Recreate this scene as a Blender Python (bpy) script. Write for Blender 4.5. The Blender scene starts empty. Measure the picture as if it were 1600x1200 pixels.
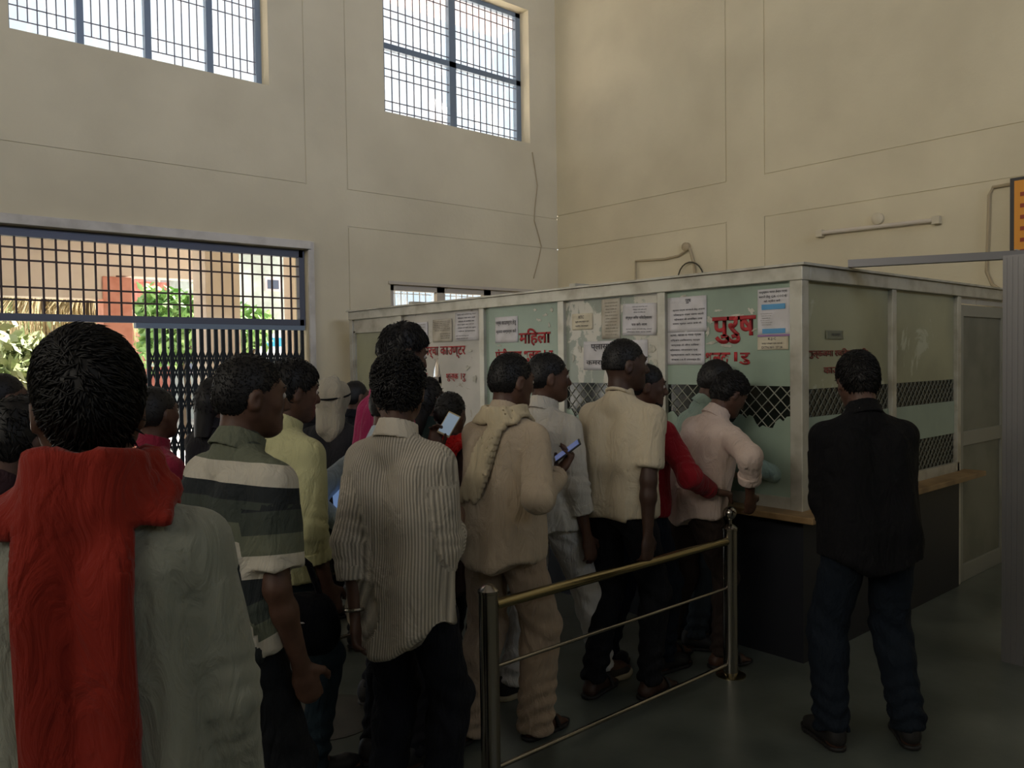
import bpy, bmesh, math, random
import numpy as np
from mathutils import Vector, Matrix
random.seed(7); np.random.seed(7)
SC = bpy.context.scene
COL = SC.collection
R = math.radians
# ------------------------------------------------------------ camera, from the two vanishing points of the hall
F = 1268.0
CAMZ = 1.6
def _n(v): return v/np.linalg.norm(v)
vR = _n(np.array([2250-800, -(540-600), -F], float))      # world +X in camera space (towards the counter)
vL = _n(np.array([-310-800, -(577-600), -F], float))      # world +Y in camera space (towards the window wall)
vZ = _n(np.cross(vR, vL)); vL = np.cross(vZ, vR)
RW = np.array([vR, vL, vZ])                                # camera -> world
cam_data = bpy.data.cameras.new('camera'); cam = bpy.data.objects.new('camera', cam_data); COL.objects.link(cam)
cam_data.sensor_width = 36; cam_data.lens = F/1600*36; cam_data.clip_end = 200; cam_data.clip_start = 0.05
M = Matrix([list(RW[0])+[0], list(RW[1])+[0], list(RW[2])+[CAMZ], [0, 0, 0, 1]])
cam.matrix_world = M
SC.camera = cam
C0 = np.array([0, 0, CAMZ])
def ray(px, py): return RW @ np.array([px-800, -(py-600), -F], float)
def on(ax, px, py, val):
    d = ray(px, py); i = 'xyz'.index(ax); return C0 + d*((val-C0[i])/d[i])
def at(px, py, depth):
    return C0 + ray(px, py)*(depth/F)
# ------------------------------------------------------------ world, sun, added fill lamps, exposure
w = bpy.data.worlds.new('sky'); SC.world = w; w.use_nodes = True
nt = w.node_tree; bg = nt.nodes['Background']
tc = nt.nodes.new('ShaderNodeTexCoord'); nz = nt.nodes.new('ShaderNodeTexNoise'); nz.inputs['Scale'].default_value = 2.2
nz.inputs['Detail'].default_value = 5
rp = nt.nodes.new('ShaderNodeValToRGB'); rp.color_ramp.elements[0].position = .42; rp.color_ramp.elements[1].position = .62
rp.color_ramp.elements[0].color = (.62, .78, .92, 1); rp.color_ramp.elements[1].color = (.86, .93, .98, 1)
nt.links.new(tc.outputs['Generated'], nz.inputs['Vector']); nt.links.new(nz.outputs['Fac'], rp.inputs['Fac'])
nt.links.new(rp.outputs['Color'], bg.inputs['Color']); bg.inputs['Strength'].default_value = 1.2
def light(name, kind, loc, direc, energy, color, **kw):
    d = bpy.data.lights.new(name, kind); d.energy = energy; d.color = color
    for k, v in kw.items(): setattr(d, k, v)
    o = bpy.data.objects.new(name, d); COL.objects.link(o); o.location = loc
    o.rotation_euler = Vector(direc).to_track_quat('-Z', 'Y').to_euler(); return o
light('sun', 'SUN', (0, 0, 20), (-.7, .05, -1.0), 24, (1, .97, .92), angle=.02)
# added fill lamps in made-up, unseen openings behind and beside the camera
light('fill_rear', 'AREA', (2.2, -4.9, 4.9), (.12, 1, .13), 86, (.68, .75, 1), shape='RECTANGLE', size=7.0, size_y=1.5, spread=R(72))  # added lamp; bluish tint stands in for window haze over the back wall
light('fill_side', 'AREA', (-5.9, 1.0, 4.9), (1, .10, .10), 115, (1, .89, .73), shape='RECTANGLE', size=7.0, size_y=1.5, spread=R(96))
SC.view_settings.view_transform = 'Standard'; SC.view_settings.look = 'None'
SC.view_settings.gamma = 1; SC.view_settings.use_curve_mapping = False
SC.view_settings.exposure = 0.0
# ------------------------------------------------------------ helpers
def s2l(*c):
    return tuple(((x/255)/12.92 if x/255 <= .04045 else ((x/255+.055)/1.055)**2.4) for x in c)
MATS = {}
def mat(name, col, rough=.6, metal=0, col2=None, nscale=6, bump=0, bscale=60, spec=.5, alpha=1, contrast=(.4, .6), sheen=0, detail=4):
    if name in MATS: return MATS[name]
    m = bpy.data.materials.new(name); m.use_nodes = True; t = m.node_tree; b = t.nodes['Principled BSDF']
    b.inputs['Base Color'].default_value = (*col, 1); b.inputs['Roughness'].default_value = rough; b.inputs['Metallic'].default_value = metal
    b.inputs['Specular IOR Level'].default_value = spec; b.inputs['Alpha'].default_value = alpha
    if sheen: b.inputs['Sheen Weight'].default_value = sheen
    c = t.nodes.new('ShaderNodeTexCoord')
    if col2:
        n = t.nodes.new('ShaderNodeTexNoise'); n.inputs['Scale'].default_value = nscale; n.inputs['Detail'].default_value = detail
        r = t.nodes.new('ShaderNodeValToRGB'); r.color_ramp.elements[0].color = (*col, 1); r.color_ramp.elements[1].color = (*col2, 1)
        r.color_ramp.elements[0].position, r.color_ramp.elements[1].position = contrast
        t.links.new(c.outputs['Object'], n.inputs['Vector']); t.links.new(n.outputs['Fac'], r.inputs['Fac']); t.links.new(r.outputs['Color'], b.inputs['Base Color'])
    if bump:
        n2 = t.nodes.new('ShaderNodeTexNoise'); n2.inputs['Scale'].default_value = bscale; n2.inputs['Detail'].default_value = 3
        bp = t.nodes.new('ShaderNodeBump'); bp.inputs['Strength'].default_value = bump; bp.inputs['Distance'].default_value = .01
        t.links.new(c.outputs['Object'], n2.inputs['Vector']); t.links.new(n2.outputs['Fac'], bp.inputs['Height']); t.links.new(bp.outputs['Normal'], b.inputs['Normal'])
    MATS[name] = m; return m
def mesh_np(name, V, Fq, m, parent=None, smooth=False, attrs=None):
    V = np.asarray(V, np.float32); me = bpy.data.meshes.new(name)
    Fq = np.asarray(Fq, np.int32); k = Fq.shape[1]
    me.vertices.add(len(V)); me.vertices.foreach_set('co', V.ravel())
    me.loops.add(Fq.size); me.loops.foreach_set('vertex_index', Fq.ravel())
    me.polygons.add(len(Fq)); me.polygons.foreach_set('loop_start', np.arange(0, Fq.size, k, dtype=np.int32))
    me.polygons.foreach_set('loop_total', np.full(len(Fq), k, np.int32))
    if smooth: me.polygons.foreach_set('use_smooth', np.ones(len(Fq), bool))
    if attrs:
        for an, av in attrs.items():
            a = me.attributes.new(an, 'FLOAT', 'POINT'); a.data.foreach_set('value', np.asarray(av, np.float32))
    me.update(); me.validate()
    me.materials.append(m); o = bpy.data.objects.new(name, me); COL.objects.link(o)
    if parent: o.parent = parent
    return o
class MB:
    """collects boxes, tubes, lathes; build() links them as one mesh object"""
    def __init__(s): s.v = []; s.f = []
    def add(s, vs, fs):
        k = len(s.v); s.v += [tuple(map(float, p)) for p in vs]; s.f += [tuple(i+k for i in f) for f in fs]; return s
    def box(s, a, b):
        x0, x1 = sorted((a[0], b[0])); y0, y1 = sorted((a[1], b[1])); z0, z1 = sorted((a[2], b[2]))
        return s.add([(x0, y0, z0), (x1, y0, z0), (x1, y1, z0), (x0, y1, z0), (x0, y0, z1), (x1, y0, z1), (x1, y1, z1), (x0, y1, z1)],
                     [(0, 3, 2, 1), (4, 5, 6, 7), (0, 1, 5, 4), (1, 2, 6, 5), (2, 3, 7, 6), (3, 0, 4, 7)])
    def tube(s, pts, r, n=8, cap=True):
        pts = [np.array(p, float) for p in pts]; rs = r if hasattr(r, '__len__') else [r]*len(pts); rings = []
        up = np.array([0, 0, 1.]); 
        for i, p in enumerate(pts):
            d = _n(pts[min(i+1, len(pts)-1)]-pts[max(i-1, 0)]); 
            if abs(d @ up) > .95: up = np.array([1., 0, 0]) if abs(d[0]) < .9 else np.array([0, 1., 0])
            u = _n(np.cross(d, up)); v = np.cross(d, u)
            rings.append([p+rs[i]*(math.cos(2*math.pi*k/n)*u+math.sin(2*math.pi*k/n)*v) for k in range(n)])
        vs = [q for rg in rings for q in rg]; fs = []
        for i in range(len(pts)-1):
            for k in range(n): fs.append((i*n+k, i*n+(k+1) % n, (i+1)*n+(k+1) % n, (i+1)*n+k))
        if cap: fs.append(tuple(range(n))[::-1]); fs.append(tuple((len(pts)-1)*n+k for k in range(n)))
        return s.add(vs, fs)
    def lathe(s, prof, c=(0, 0, 0), n=20):
        vs = []; fs = []
        for (r, z) in prof:
            for k in range(n): vs.append((c[0]+r*math.cos(2*math.pi*k/n), c[1]+r*math.sin(2*math.pi*k/n), c[2]+z))
        for i in range(len(prof)-1):
            for k in range(n): fs.append((i*n+k, i*n+(k+1) % n, (i+1)*n+(k+1) % n, (i+1)*n+k))
        fs.append(tuple(range(n))[::-1]); fs.append(tuple((len(prof)-1)*n+k for k in range(n)))
        return s.add(vs, fs)
    def build(s, name, m, parent=None, smooth=False, bevel=0):
        me = bpy.data.meshes.new(name); me.from_pydata(s.v, [], s.f); me.update(); me.materials.append(m)
        if smooth:
            me.polygons.foreach_set('use_smooth', [True]*len(me.polygons))
            try: me.set_sharp_from_angle(angle=R(40))
            except Exception: pass
        o = bpy.data.objects.new(name, me); COL.objects.link(o)
        if parent: o.parent = parent
        if bevel:
            md = o.modifiers.new('bevel', 'BEVEL'); md.width = bevel; md.segments = 2; md.limit_method = 'ANGLE'
        return o
def tag(o, label=None, cat=None, group=None, kind=None):
    if label: o['label'] = label
    if cat: o['category'] = cat
    if group: o['group'] = group
    if kind: o['kind'] = kind
    return o
def empty(name, loc=(0, 0, 0), rz=0):
    o = bpy.data.objects.new(name, None); COL.objects.link(o); o.location = loc; o.rotation_euler = (0, 0, rz); o.empty_display_size = .1; return o
def struct(o): o['kind'] = 'structure'; return o
def panel_wall(name, axis, val, u, z, holes, grooves, m, thick=.25, sign=1, gd=.008):
    """a wall in plane axis=val spanning u x z; holes cut through, grooves recessed; sign: direction of the outside"""
    us = sorted(set([u[0], u[1]]+[q for h in holes+grooves for q in (h[0], h[1])])); zs = sorted(set([z[0], z[1]]+[q for h in holes+grooves for q in (h[2], h[3])]))
    us = [q for q in us if u[0] <= q <= u[1]]; zs = [q for q in zs if z[0] <= q <= z[1]]
    def depth(cu, cz):
        for h in holes:
            if h[0] < cu < h[1] and h[2] < cz < h[3]: return None
        for h in grooves:
            if h[0] < cu < h[1] and h[2] < cz < h[3]: return gd
        return 0.
    D = [[depth((us[i]+us[i+1])/2, (zs[j]+zs[j+1])/2) for j in range(len(zs)-1)] for i in range(len(us)-1)]
    mb = MB()
    def P(uu, dd, zz): return (uu, val+sign*dd, zz) if axis == 'y' else (val+sign*dd, uu, zz)
    def q(a, b, c, d): mb.add([a, b, c, d], [(0, 1, 2, 3)])
    nu, nz_ = len(us)-1, len(zs)-1
    for i in range(nu):
        for j in range(nz_):
            d = D[i][j]
            if d is None: continue
            q(P(us[i], d, zs[j]), P(us[i+1], d, zs[j]), P(us[i+1], d, zs[j+1]), P(us[i], d, zs[j+1]))
            q(P(us[i], thick, zs[j]), P(us[i+1], thick, zs[j]), P(us[i+1], thick, zs[j+1]), P(us[i], thick, zs[j+1]))
    for i in range(nu+1):
        for j in range(nz_):
            a = D[i-1][j] if i > 0 else None; b = D[i][j] if i < nu else None
            if a == b: continue
            lo, hi = (thick if a is None else a), (thick if b is None else b)
            q(P(us[i], lo, zs[j]), P(us[i], hi, zs[j]), P(us[i], hi, zs[j+1]), P(us[i], lo, zs[j+1]))
    for j in range(nz_+1):
        for i in range(nu):
            a = D[i][j-1] if j > 0 else None; b = D[i][j] if j < nz_ else None
            if a == b: continue
            lo, hi = (thick if a is None else a), (thick if b is None else b)
            q(P(us[i], lo, zs[j]), P(us[i+1], lo, zs[j]), P(us[i+1], hi, zs[j]), P(us[i], hi, zs[j]))
    return struct(mb.build(name, m))
# ------------------------------------------------------------ setting
YW, XW, ZC = 7.05, 6.93, 6.6
M_wall = mat('wall_paint', s2l(213, 203, 174), .75, col2=s2l(198, 188, 160), nscale=1.3, bump=.15, bscale=30, contrast=(.35, .75))
M_trim = mat('lintel_paint', s2l(205, 200, 190), .7, col2=s2l(185, 180, 170), nscale=5)
M_ceil = mat('ceiling_paint', s2l(170, 162, 148), .9)
M_floor = mat('floor_stone', s2l(104, 110, 104), .30, col2=s2l(74, 80, 75), nscale=2.5, bump=.06, bscale=25, contrast=(.3, .7), detail=8)
M_floor2 = mat('floor_ring_stone', s2l(70, 68, 60), .5, col2=s2l(55, 54, 48), nscale=6)
xl0, xl1 = on('y', 14, 45, YW)[0], 3.28
WZ0, WZ1 = 4.12, 5.66
sx0, sx1 = 4.54, 6.48
gx0, gx1, gz = -1.6, 3.62, 2.66
holes = [(xl0, xl1, WZ0, WZ1), (4.51, 6.50, WZ0, WZ1), (gx0, gx1, 0, gz), (sx0, sx1, 1.35, 2.38), (-4.4, -2.2, WZ0, WZ1)]
g = .012
gr = [(4.06, 4.06+g, 3.27, ZC), (4.06, XW, 3.27, 3.27+g), (3.63-g, 3.63, 3.27, ZC), (0.6, 3.63, 3.27, 3.27+g), (4.06, 4.06+g, 0, 2.92), (4.06, XW, 2.92-g, 2.92)]
panel_wall('wall_back', 'y', YW, (-6, XW), (0, ZC), holes, gr, M_wall, .25, 1)
gr = [(4.66, YW, 3.31, 3.31+g), (4.66, 4.66+g, 3.31, ZC), (4.247-g, 4.247, 3.31, ZC), (-5, 4.247, 3.31, 3.31+g),
      (4.66, YW, 2.92-g, 2.92), (4.66, 4.66+g, 0, 2.92), (4.247-g, 4.247, 0, 2.92), (-5, 4.247, 2.92-g, 2.92)]
panel_wall('wall_right', 'x', XW, (-5, YW), (0, ZC), [], gr, M_wall, .25, 1)
panel_wall('wall_front', 'y', -5, (-6, XW), (0, ZC), [(-1.4, 5.8, 4.1, 5.7)], [], M_wall, .25, -1)  # unseen high opening, made up to hold the rear fill lamp
panel_wall('wall_left', 'x', -6, (-5, YW), (0, ZC), [(-2.6, 4.6, 4.1, 5.7)], [], M_wall, .25, -1)  # high opening added out of view for the side fill lamp
struct(MB().box((-6.25, -5.25, -.2), (XW+.25, YW+.25, 0)).build('floor', M_floor))
struct(MB().box((-6.25, -5.25, ZC), (XW+.25, YW+.25, ZC+.2)).build('ceiling', M_ceil))
p = on('z', 512, 1120, 0)
tag(MB().lathe([(.24, 0), (.24, .004), (.22, .006), (.0, .006)], (p[0], p[1], .0), 32).build('drain_cover', M_floor2), 'dark round cover set in the floor behind the striped shirt man', 'drain cover')
# lintel band and jamb around the gate opening
lt = MB(); lt.box((gx0-.1, YW-.05, gz+.0), (gx1+.02, YW, gz+.075)); lt.box((gx1, YW-.03, 0), (gx1+.06, YW, gz+.075))
struct(lt.build('trim_1', M_trim, bevel=.004))
M_frame = mat('blue_grey_metal', s2l(120, 135, 150), .5, .3)
M_bar = mat('iron_bar', s2l(70, 55, 52), .6, .3); M_wbar_glare = mat('window_bar_glare', s2l(112, 112, 122), .6, .2)  # window bars greyed lighter: glare from the windows put into their colour
M_gate = mat('gate_iron', s2l(38, 42, 44), .55, .5)
M_glass = bpy.data.materials.new('dusty_glass'); M_glass.use_nodes = True
t = M_glass.node_tree; t.nodes.clear()
o_ = t.nodes.new('ShaderNodeOutputMaterial'); mx = t.nodes.new('ShaderNodeMixShader'); tr = t.nodes.new('ShaderNodeBsdfTransparent'); df = t.nodes.new('ShaderNodeBsdfTranslucent')
df.inputs['Color'].default_value = (.9, .93, .95, 1)
c_ = t.nodes.new('ShaderNodeTexCoord'); mp = t.nodes.new('ShaderNodeMapping'); mp.inputs['Scale'].default_value = (9, 9, 1.2); n_ = t.nodes.new('ShaderNodeTexNoise'); n_.inputs['Scale'].default_value = 2.5
r_ = t.nodes.new('ShaderNodeValToRGB'); r_.color_ramp.elements[0].position = .5; r_.color_ramp.elements[0].color = (.05, .05, .05, 1); r_.color_ramp.elements[1].position = .75; r_.color_ramp.elements[1].color = (.45, .45, .45, 1)
t.links.new(c_.outputs['Object'], mp.inputs['Vector']); t.links.new(mp.outputs['Vector'], n_.inputs['Vector']); t.links.new(n_.outputs['Fac'], r_.inputs['Fac'])
t.links.new(r_.outputs['Color'], mx.inputs['Fac']); t.links.new(tr.outputs[0], mx.inputs[1]); t.links.new(df.outputs[0], mx.inputs[2]); t.links.new(mx.outputs[0], o_.inputs['Surface'])
def bar_part(parent, name, x0, x1, y, z0, z1, m, th=.012):
    return MB().box((x0, y, z0), (x1, y+th, z1)).build(name, m, parent)
# window_1: left high window, four bays
YG = 7.22
w1 = struct(empty('window_1', (0, 0, 0)))
ws = [on('y', q, 120, YG)[0] for q in (14, 121, 130, 227, 235, 323, 331, 409)]
fr = MB(); fr.box((xl0, YG-.02, WZ0), (xl1, YG+.04, WZ0+.03)).box((xl0, YG-.02, WZ1-.04), (xl1, YG+.04, WZ1)).box((xl1-.05, YG-.02, WZ0), (xl1, YG+.04, WZ1)).box((xl0, YG-.02, WZ0), (xl0+.03, YG+.04, WZ1))
fr.build('window_frame', M_frame, w1)
for k in (1, 3, 5): bar_part(w1, 'mullion', ws[k], ws[k+1]+.01, YG-.02, WZ0, WZ1, M_frame, .06)
for k in range(4):
    a, b = ws[2*k]+.005, ws[2*k+1]-.005
    MB().box((a, YG+.05, WZ0+.03), (b, YG+.054, WZ1-.04)).build('glass_pane', M_glass, w1)
    n = 7
    for i in range(1, n):
        x = a+(b-a)*i/n
        z0 = WZ0+.03 if i in (3, 4) else WZ0+.13
        bar_part(w1, 'grille_bar', x-.004, x+.004, YG, z0, WZ1, M_wbar_glare, .008)
    for zz in (.13, .24, .62, .73, 1.1, 1.21, 1.42):
        bar_part(w1, 'grille_bar', a, b, YG-.008, WZ0+zz-.004, WZ0+zz+.004, M_wbar_glare, .008)
# window_2
w2 = struct(empty('window_2'))
X0, X1 = 4.51, 6.50
fr = MB(); fr.box((X0, YG-.02, WZ0), (X1, YG+.04, WZ0+.02)).box((X0, YG-.02, WZ1-.05), (X1, YG+.04, WZ1)).box((X1-.07, YG-.02, WZ0), (X1, YG+.04, WZ1)).box((X0, YG-.02, WZ0), (X0+.02, YG+.04, WZ1))
fr.build('window_frame', M_frame, w2)
xm = on('y', 706, 120, YG)[0]; zt = on('y', 608, 74, YG)[2]
bar_part(w2, 'mullion', xm-.045, xm+.045, YG-.02, WZ0, WZ1, M_frame, .06)
bar_part(w2, 'transom', X0, X1, YG-.02, zt-.03, zt+.03, M_frame, .06)
for a, b in ((X0+.02, xm-.045), (xm+.045, X1-.07)):
    n = 10
    MB().box((a, YG+.05, WZ0+.02), (b, YG+.054, zt-.03)).build('glass_pane', M_glass, w2)
    MB().box((a, YG+.05, zt+.03), (b, YG+.054, WZ1-.05)).build('glass_pane', M_glass, w2)
    for i in range(1, n):
        x = a+(b-a)*i/n; bar_part(w2, 'grille_bar', x-.005, x+.005, YG, WZ0, WZ1, M_wbar_glare, .008)
    for zz in (WZ0+.08, WZ0+.17, WZ0+.42, WZ0+.5, zt-.07, zt+.07, zt+.3, zt+.38, zt+.62, zt+.72):
        bar_part(w2, 'grille_bar', a, b, YG-.008, zz-.005, zz+.005, M_wbar_glare, .008)
# window_3: low window behind the cabin
w3 = struct(empty('window_3'))
M_alu_w = mat('window_aluminium', s2l(190, 182, 168), .5, .2)
fr = MB(); fr.box((sx0, YW+.02, 2.32), (sx1, YW+.08, 2.38)).box((sx0, YW+.02, 1.35), (sx1, YW+.08, 1.42))
nb = 3
for i in range(nb+1):
    x = sx0+(sx1-sx0)*i/nb; fr.box((x-.05, YW+.02, 1.35), (x+.05, YW+.08, 2.38))
fr.build('window_frame', M_alu_w, w3)
struct(MB().box((sx0-.03, YW-.025, 2.38), (sx1+.03, YW, 2.41)).build('trim_2', M_alu_w))
for i in range(nb):
    a = sx0+(sx1-sx0)*i/nb+.05; b = sx0+(sx1-sx0)*(i+1)/nb-.05
    MB().box((a, YW+.05, 1.42), (b, YW+.054, 2.32)).build('glass_pane', M_glass, w3)
    for k in range(1, 7):
        x = a+(b-a)*k/7; bar_part(w3, 'grille_bar', x-.004, x+.004, YW+.12, 1.35, 2.38, M_alu_w, .008)
    for zz in (1.6, 1.85, 2.07, 2.3): bar_part(w3, 'grille_bar', a, b, YW+.11, zz-.004, zz+.004, M_alu_w, .008)
# gate opening: transom grille over the collapsible gate
gg = tag(empty('transom_grille', (0, YW+.05, 0)), 'blue grey framed iron bar grille filling the opening over the gate', 'window grille')
Y = .0
fr = MB(); fr.box((gx0, Y, 1.945), (gx1-.02, Y+.08, 2.0)).box((gx0, Y, 2.585), (gx1-.02, Y+.06, 2.655)).box((gx1-.06, Y, 1.945), (gx1-.005, Y+.06, 2.655))
fr.build('grille_frame', mat('dark_frame', s2l(88, 92, 104), .5, .3), gg)
bx0, bx1 = on('y', 1.6, 430, YW+.07)[0], on('y', 469, 430, YW+.07)[0]
for i in range(-14, 27):
    x = bx0+(bx1-bx0)*i/26
    if x < gx1-.07: MB().box((x-.007, Y+.02, 2.0), (x+.007, Y+.034, 2.585)).build('grille_bar', M_bar, gg)
for zz in (2.105, 2.20, 2.405, 2.50):
    MB().box((gx0, Y+.006, zz-.007), (gx1-.06, Y+.02, zz+.007)).build('grille_bar', M_bar, gg)
gt = tag(empty('collapsible_gate', (0, YW+.02, 0)), 'black folding steel lattice gate drawn halfway across the doorway', 'gate')
xa, xb = on('y', 234, 600, YW+.05)[0], gx1-.04
n = 23
pitch = (xb-xa)/(n-1)
MB().box((xa-.1, .015, 1.90), (gx1-.02, .075, 1.943)).build('top_rail', M_frame, gt)
for i in range(n):
    x = xa+pitch*i
    MB().box((x-.016, .03, .02), (x+.016, .05, 1.90)).build('gate_bar', M_gate, gt)
lz = [1.60, 1.33, .98, .62, .26]
for zc in lz:
    for i in range(n-1):
        x = xa+pitch*i; mb = MB(); hh = .09
        for sg, yy in ((1, .022), (-1, .052)):
            for dz in (-.06, .06):
                z0, z1 = zc+dz-hh*sg, zc+dz+hh*sg; wd = .020
                mb.add([(x, yy, z0-wd), (x, yy, z0+wd), (x+pitch, yy, z1+wd), (x+pitch, yy, z1-wd), (x, yy+.006, z0-wd), (x, yy+.006, z0+wd), (x+pitch, yy+.006, z1+wd), (x+pitch, yy+.006, z1-wd)],
                       [(0, 1, 2, 3), (4, 7, 6, 5), (0, 4, 5, 1), (2, 6, 7, 3), (1, 5, 6, 2), (0, 3, 7, 4)])
        mb.build('lattice_strip', M_gate, gt)
# ------------------------------------------------------------ outside: porch, pillars, trees, buildings
M_peach = mat('porch_plaster', s2l(238, 226, 214), .8, col2=s2l(228, 214, 200), nscale=2)
M_orange = mat('pillar_paint', s2l(226, 160, 140), .7, col2=s2l(214, 140, 118), nscale=4)
M_chaj = mat('sunshade_plaster', s2l(215, 195, 195), .8)
M_ground = mat('yard_ground', s2l(205, 200, 190), .9, col2=s2l(180, 172, 160), nscale=1)
struct(MB().box((-30, YW+.26, -.25), (40, 60, -.02)).build('ground', M_ground))
struct(MB().box((-6, YW+.25, 3.25), (8, 11.2, 3.42)).build('porch_roof', M_peach))
struct(MB().box((-6, 10.95, 2.42), (on('y', 180, 450, 11)[0], 11.25, 3.25)).box((on('y', 180, 450, 11)[0], 10.95, 2.72), (on('y', 335, 450, 11)[0], 11.25, 3.25)).build('porch_beam', M_peach))
struct(MB().box((-1, YW+.25, 5.73), (6.85, YW+1.0, 5.86)).build('window_sunshade', M_chaj))
def pillar(px0, px1, Yp, m, label, z1=2.7):
    a = on('y', px0, 560, Yp)[0]; b = on('y', px1, 560, Yp)[0]
    r = tag(empty('porch_pillar', ((a+b)/2, Yp, -.02)), label, 'pillar'); h = (b-a)/2
    MB().box((-h, -h, 0), (h, h, z1+.02)).build('shaft', m, r, bevel=.01); MB().box((-h-.05, -h-.05, 0), (h+.05, h+.05, .15)).build('plinth', m, r, bevel=.01)
pillar(158, 203, 11.1, M_orange, 'orange painted porch pillar seen through the open gateway', 2.7)
pillar(314, 367, 9.4, M_peach, 'peach porch pillar seen behind the folding gate', 3.25)
pillar(452, 478, 9.0, M_peach, 'narrow peach pillar at the right end of the gateway', 3.25)
# dish on the porch roof
dx, dy, dz = at(692, 190, 10.4)
r = tag(empty('satellite_dish', (dx, dy, 3.42)), 'pale satellite dish on the porch roof outside the high window', 'satellite dish')
M_dish = mat('dish_paint', s2l(190, 195, 200), .5)
MB().tube([(0, 0, 0), (0, 0, dz-3.42)], .02, 8).build('mast', M_dish, r)
d = MB().lathe([(0, .09), (.12, .075), (.22, .03), (.28, -.01), (.28, 0), (.22, .04), (.12, .085), (0, .1)], n=24).build('reflector', M_dish, r, True)
d.location = (0, 0, dz-3.38); d.rotation_euler = (R(70), 0, R(20))
MB().tube([(0, 0, dz-3.45), (-.05, -.33, dz-3.35)], .012, 6).build('feed_arm', M_dish, r)
M_bark = mat('bark', s2l(90, 75, 60), .9)
def tree(loc, h, rad, m, label, n=2500, leaf=.09, trunk=.09, cat='tree', squash=.8):
    r = tag(empty('leafy_tree', loc), label, cat, None)
    MB().tube([(0, 0, 0), (.1, .05, h*.35), (.0, 0, h*.6), (.15, 0, h*.85)], [trunk, trunk*.8, trunk*.6, .02], 8).build('trunk', M_bark, r, True)
    bm = MB(); 
    for k in range(7):
        a = k*2.4; bm.tube([(0, 0, h*.45), (rad*.4*math.cos(a), rad*.4*math.sin(a), h*.62), (rad*.75*math.cos(a), rad*.75*math.sin(a), h*.75)], [trunk*.4, trunk*.25, .01], 5)
    bm.build('branch', M_bark, r)
    rng = np.random.RandomState(int(abs(loc[0])*100) % 997)
    cl = rng.normal(size=(26, 3)); cl /= np.linalg.norm(cl, axis=1)[:, None]; cl *= rng.uniform(.3, .85, (26, 1))*rad
    c = cl[rng.randint(0, 26, n)]+rng.normal(size=(n, 3))*rad*.2; c[:, 2] = c[:, 2]*squash+h*.72
    u = rng.normal(size=(n, 3)); u /= np.linalg.norm(u, axis=1)[:, None]; v = np.cross(u, rng.normal(size=(n, 3))); v /= np.linalg.norm(v, axis=1)[:, None]
    L = leaf*rng.uniform(.6, 1.3, (n, 1))
    V = np.stack([c-u*L, c+v*L*.45+u*L*.1, c+u*L, c-v*L*.45+u*L*.1], 1).reshape(-1, 3)
    o = mesh_np('foliage', V, np.arange(4*n).reshape(-1, 4), m, r); o['kind'] = 'stuff'
M_leaf = mat('leaf_green', s2l(110, 150, 80), .6, col2=s2l(160, 190, 120), nscale=3)
M_leaf2 = mat('leaf_dusty', s2l(120, 135, 85), .6, col2=s2l(165, 170, 125), nscale=3)
p = on('y', 284, 470, 17); tree((p[0], 17, -.02), 3.3, .98, M_leaf, 'green leafy tree beyond the porch between the orange and peach pillars', 5200, .13)
p = on('y', 382, 470, 16); tree((p[0], 16, -.02), 3.2, .55, M_leaf, 'small green tree right of the peach pillar', 2600, .11)
p = on('y', 20, 540, 12.3); tree((p[0], 12.3, -.02), 1.9, .8, M_leaf2, 'dusty bush with broad leaves at the left of the gateway', 4500, .10)
p = on('y', -20, 540, 15.5); tree((p[0], 15.5, -.02), 3.4, 1.2, M_leaf2, 'dusty green tree at the far left edge outside', 4600, .12)
# hanging dry fronds
M_straw = mat('dry_frond', s2l(200, 180, 140), .9, col2=s2l(160, 140, 100), nscale=8)
for (pxc, pyc, sc_, lb) in ((72, 462, 1.0, 'hanging tuft of dry straw coloured fronds left of the orange pillar'), (140, 462, .8, 'smaller tuft of dry fronds touching the orange pillar')):
    c = on('y', pxc, pyc, 13.2 if pxc < 100 else 12.6); r = tag(empty('dry_palm', (c[0], c[1], -.02)), lb, 'palm')
    MB().tube([(0, 0, 0), (.05, 0, c[2]*.6), (0, 0, c[2])], [.12, .1, .07], 8).build('trunk', M_bark, r, True)
    fb = MB()
    for k in range(190):
        a = random.uniform(0, 6.28); l = sc_*random.uniform(.35, .75); dr = sc_*random.uniform(.5, 1.15); w_ = .008
        ct = np.array([0, 0, c[2]]); q1 = ct+np.array([math.cos(a)*l*.6, math.sin(a)*l*.6, .12*sc_]); q2 = ct+np.array([math.cos(a)*l, math.sin(a)*l, -dr*.4]); q3 = q2+np.array([.02, 0, -dr*.6])
        fb.tube([ct, q1, q2, q3], [w_, w_*1.4, w_, .003], 3, False)
    o = fb.build('frond', M_straw, r); o['kind'] = 'stuff'
# buildings behind
def building(label, x0, x1, Yb, z1, m, wins, parapet=None):
    r = tag(empty('far_building', ((x0+x1)/2, Yb, -.02)), label, 'building'); h = (x1-x0)/2
    MB().box((-h, 0, 0), (h, 5, z1)).build('wall', m, r)
    MB().box((-h-.1, -.1, z1), (h+.1, 5.1, z1+.15)).build('roof', m, r)
    for (a, z, ww, hh) in wins:
        f = MB().box((a-ww/2-.06, -.06, z-.06), (a+ww/2+.06, -.005, z+hh+.06)).build('window', M_chaj, r)
        MB().box((a-ww/2, -.08, z), (a+ww/2, -.062, z+hh)).build('pane', mat('far_window_dark', s2l(80, 85, 100), .3), f)
M_conc = mat('pale_concrete', s2l(195, 200, 190), .9, col2=s2l(170, 172, 160), nscale=1.5)
M_brick = mat('faded_red_wall', s2l(190, 110, 95), .9, col2=s2l(210, 140, 120), nscale=3)
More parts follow.
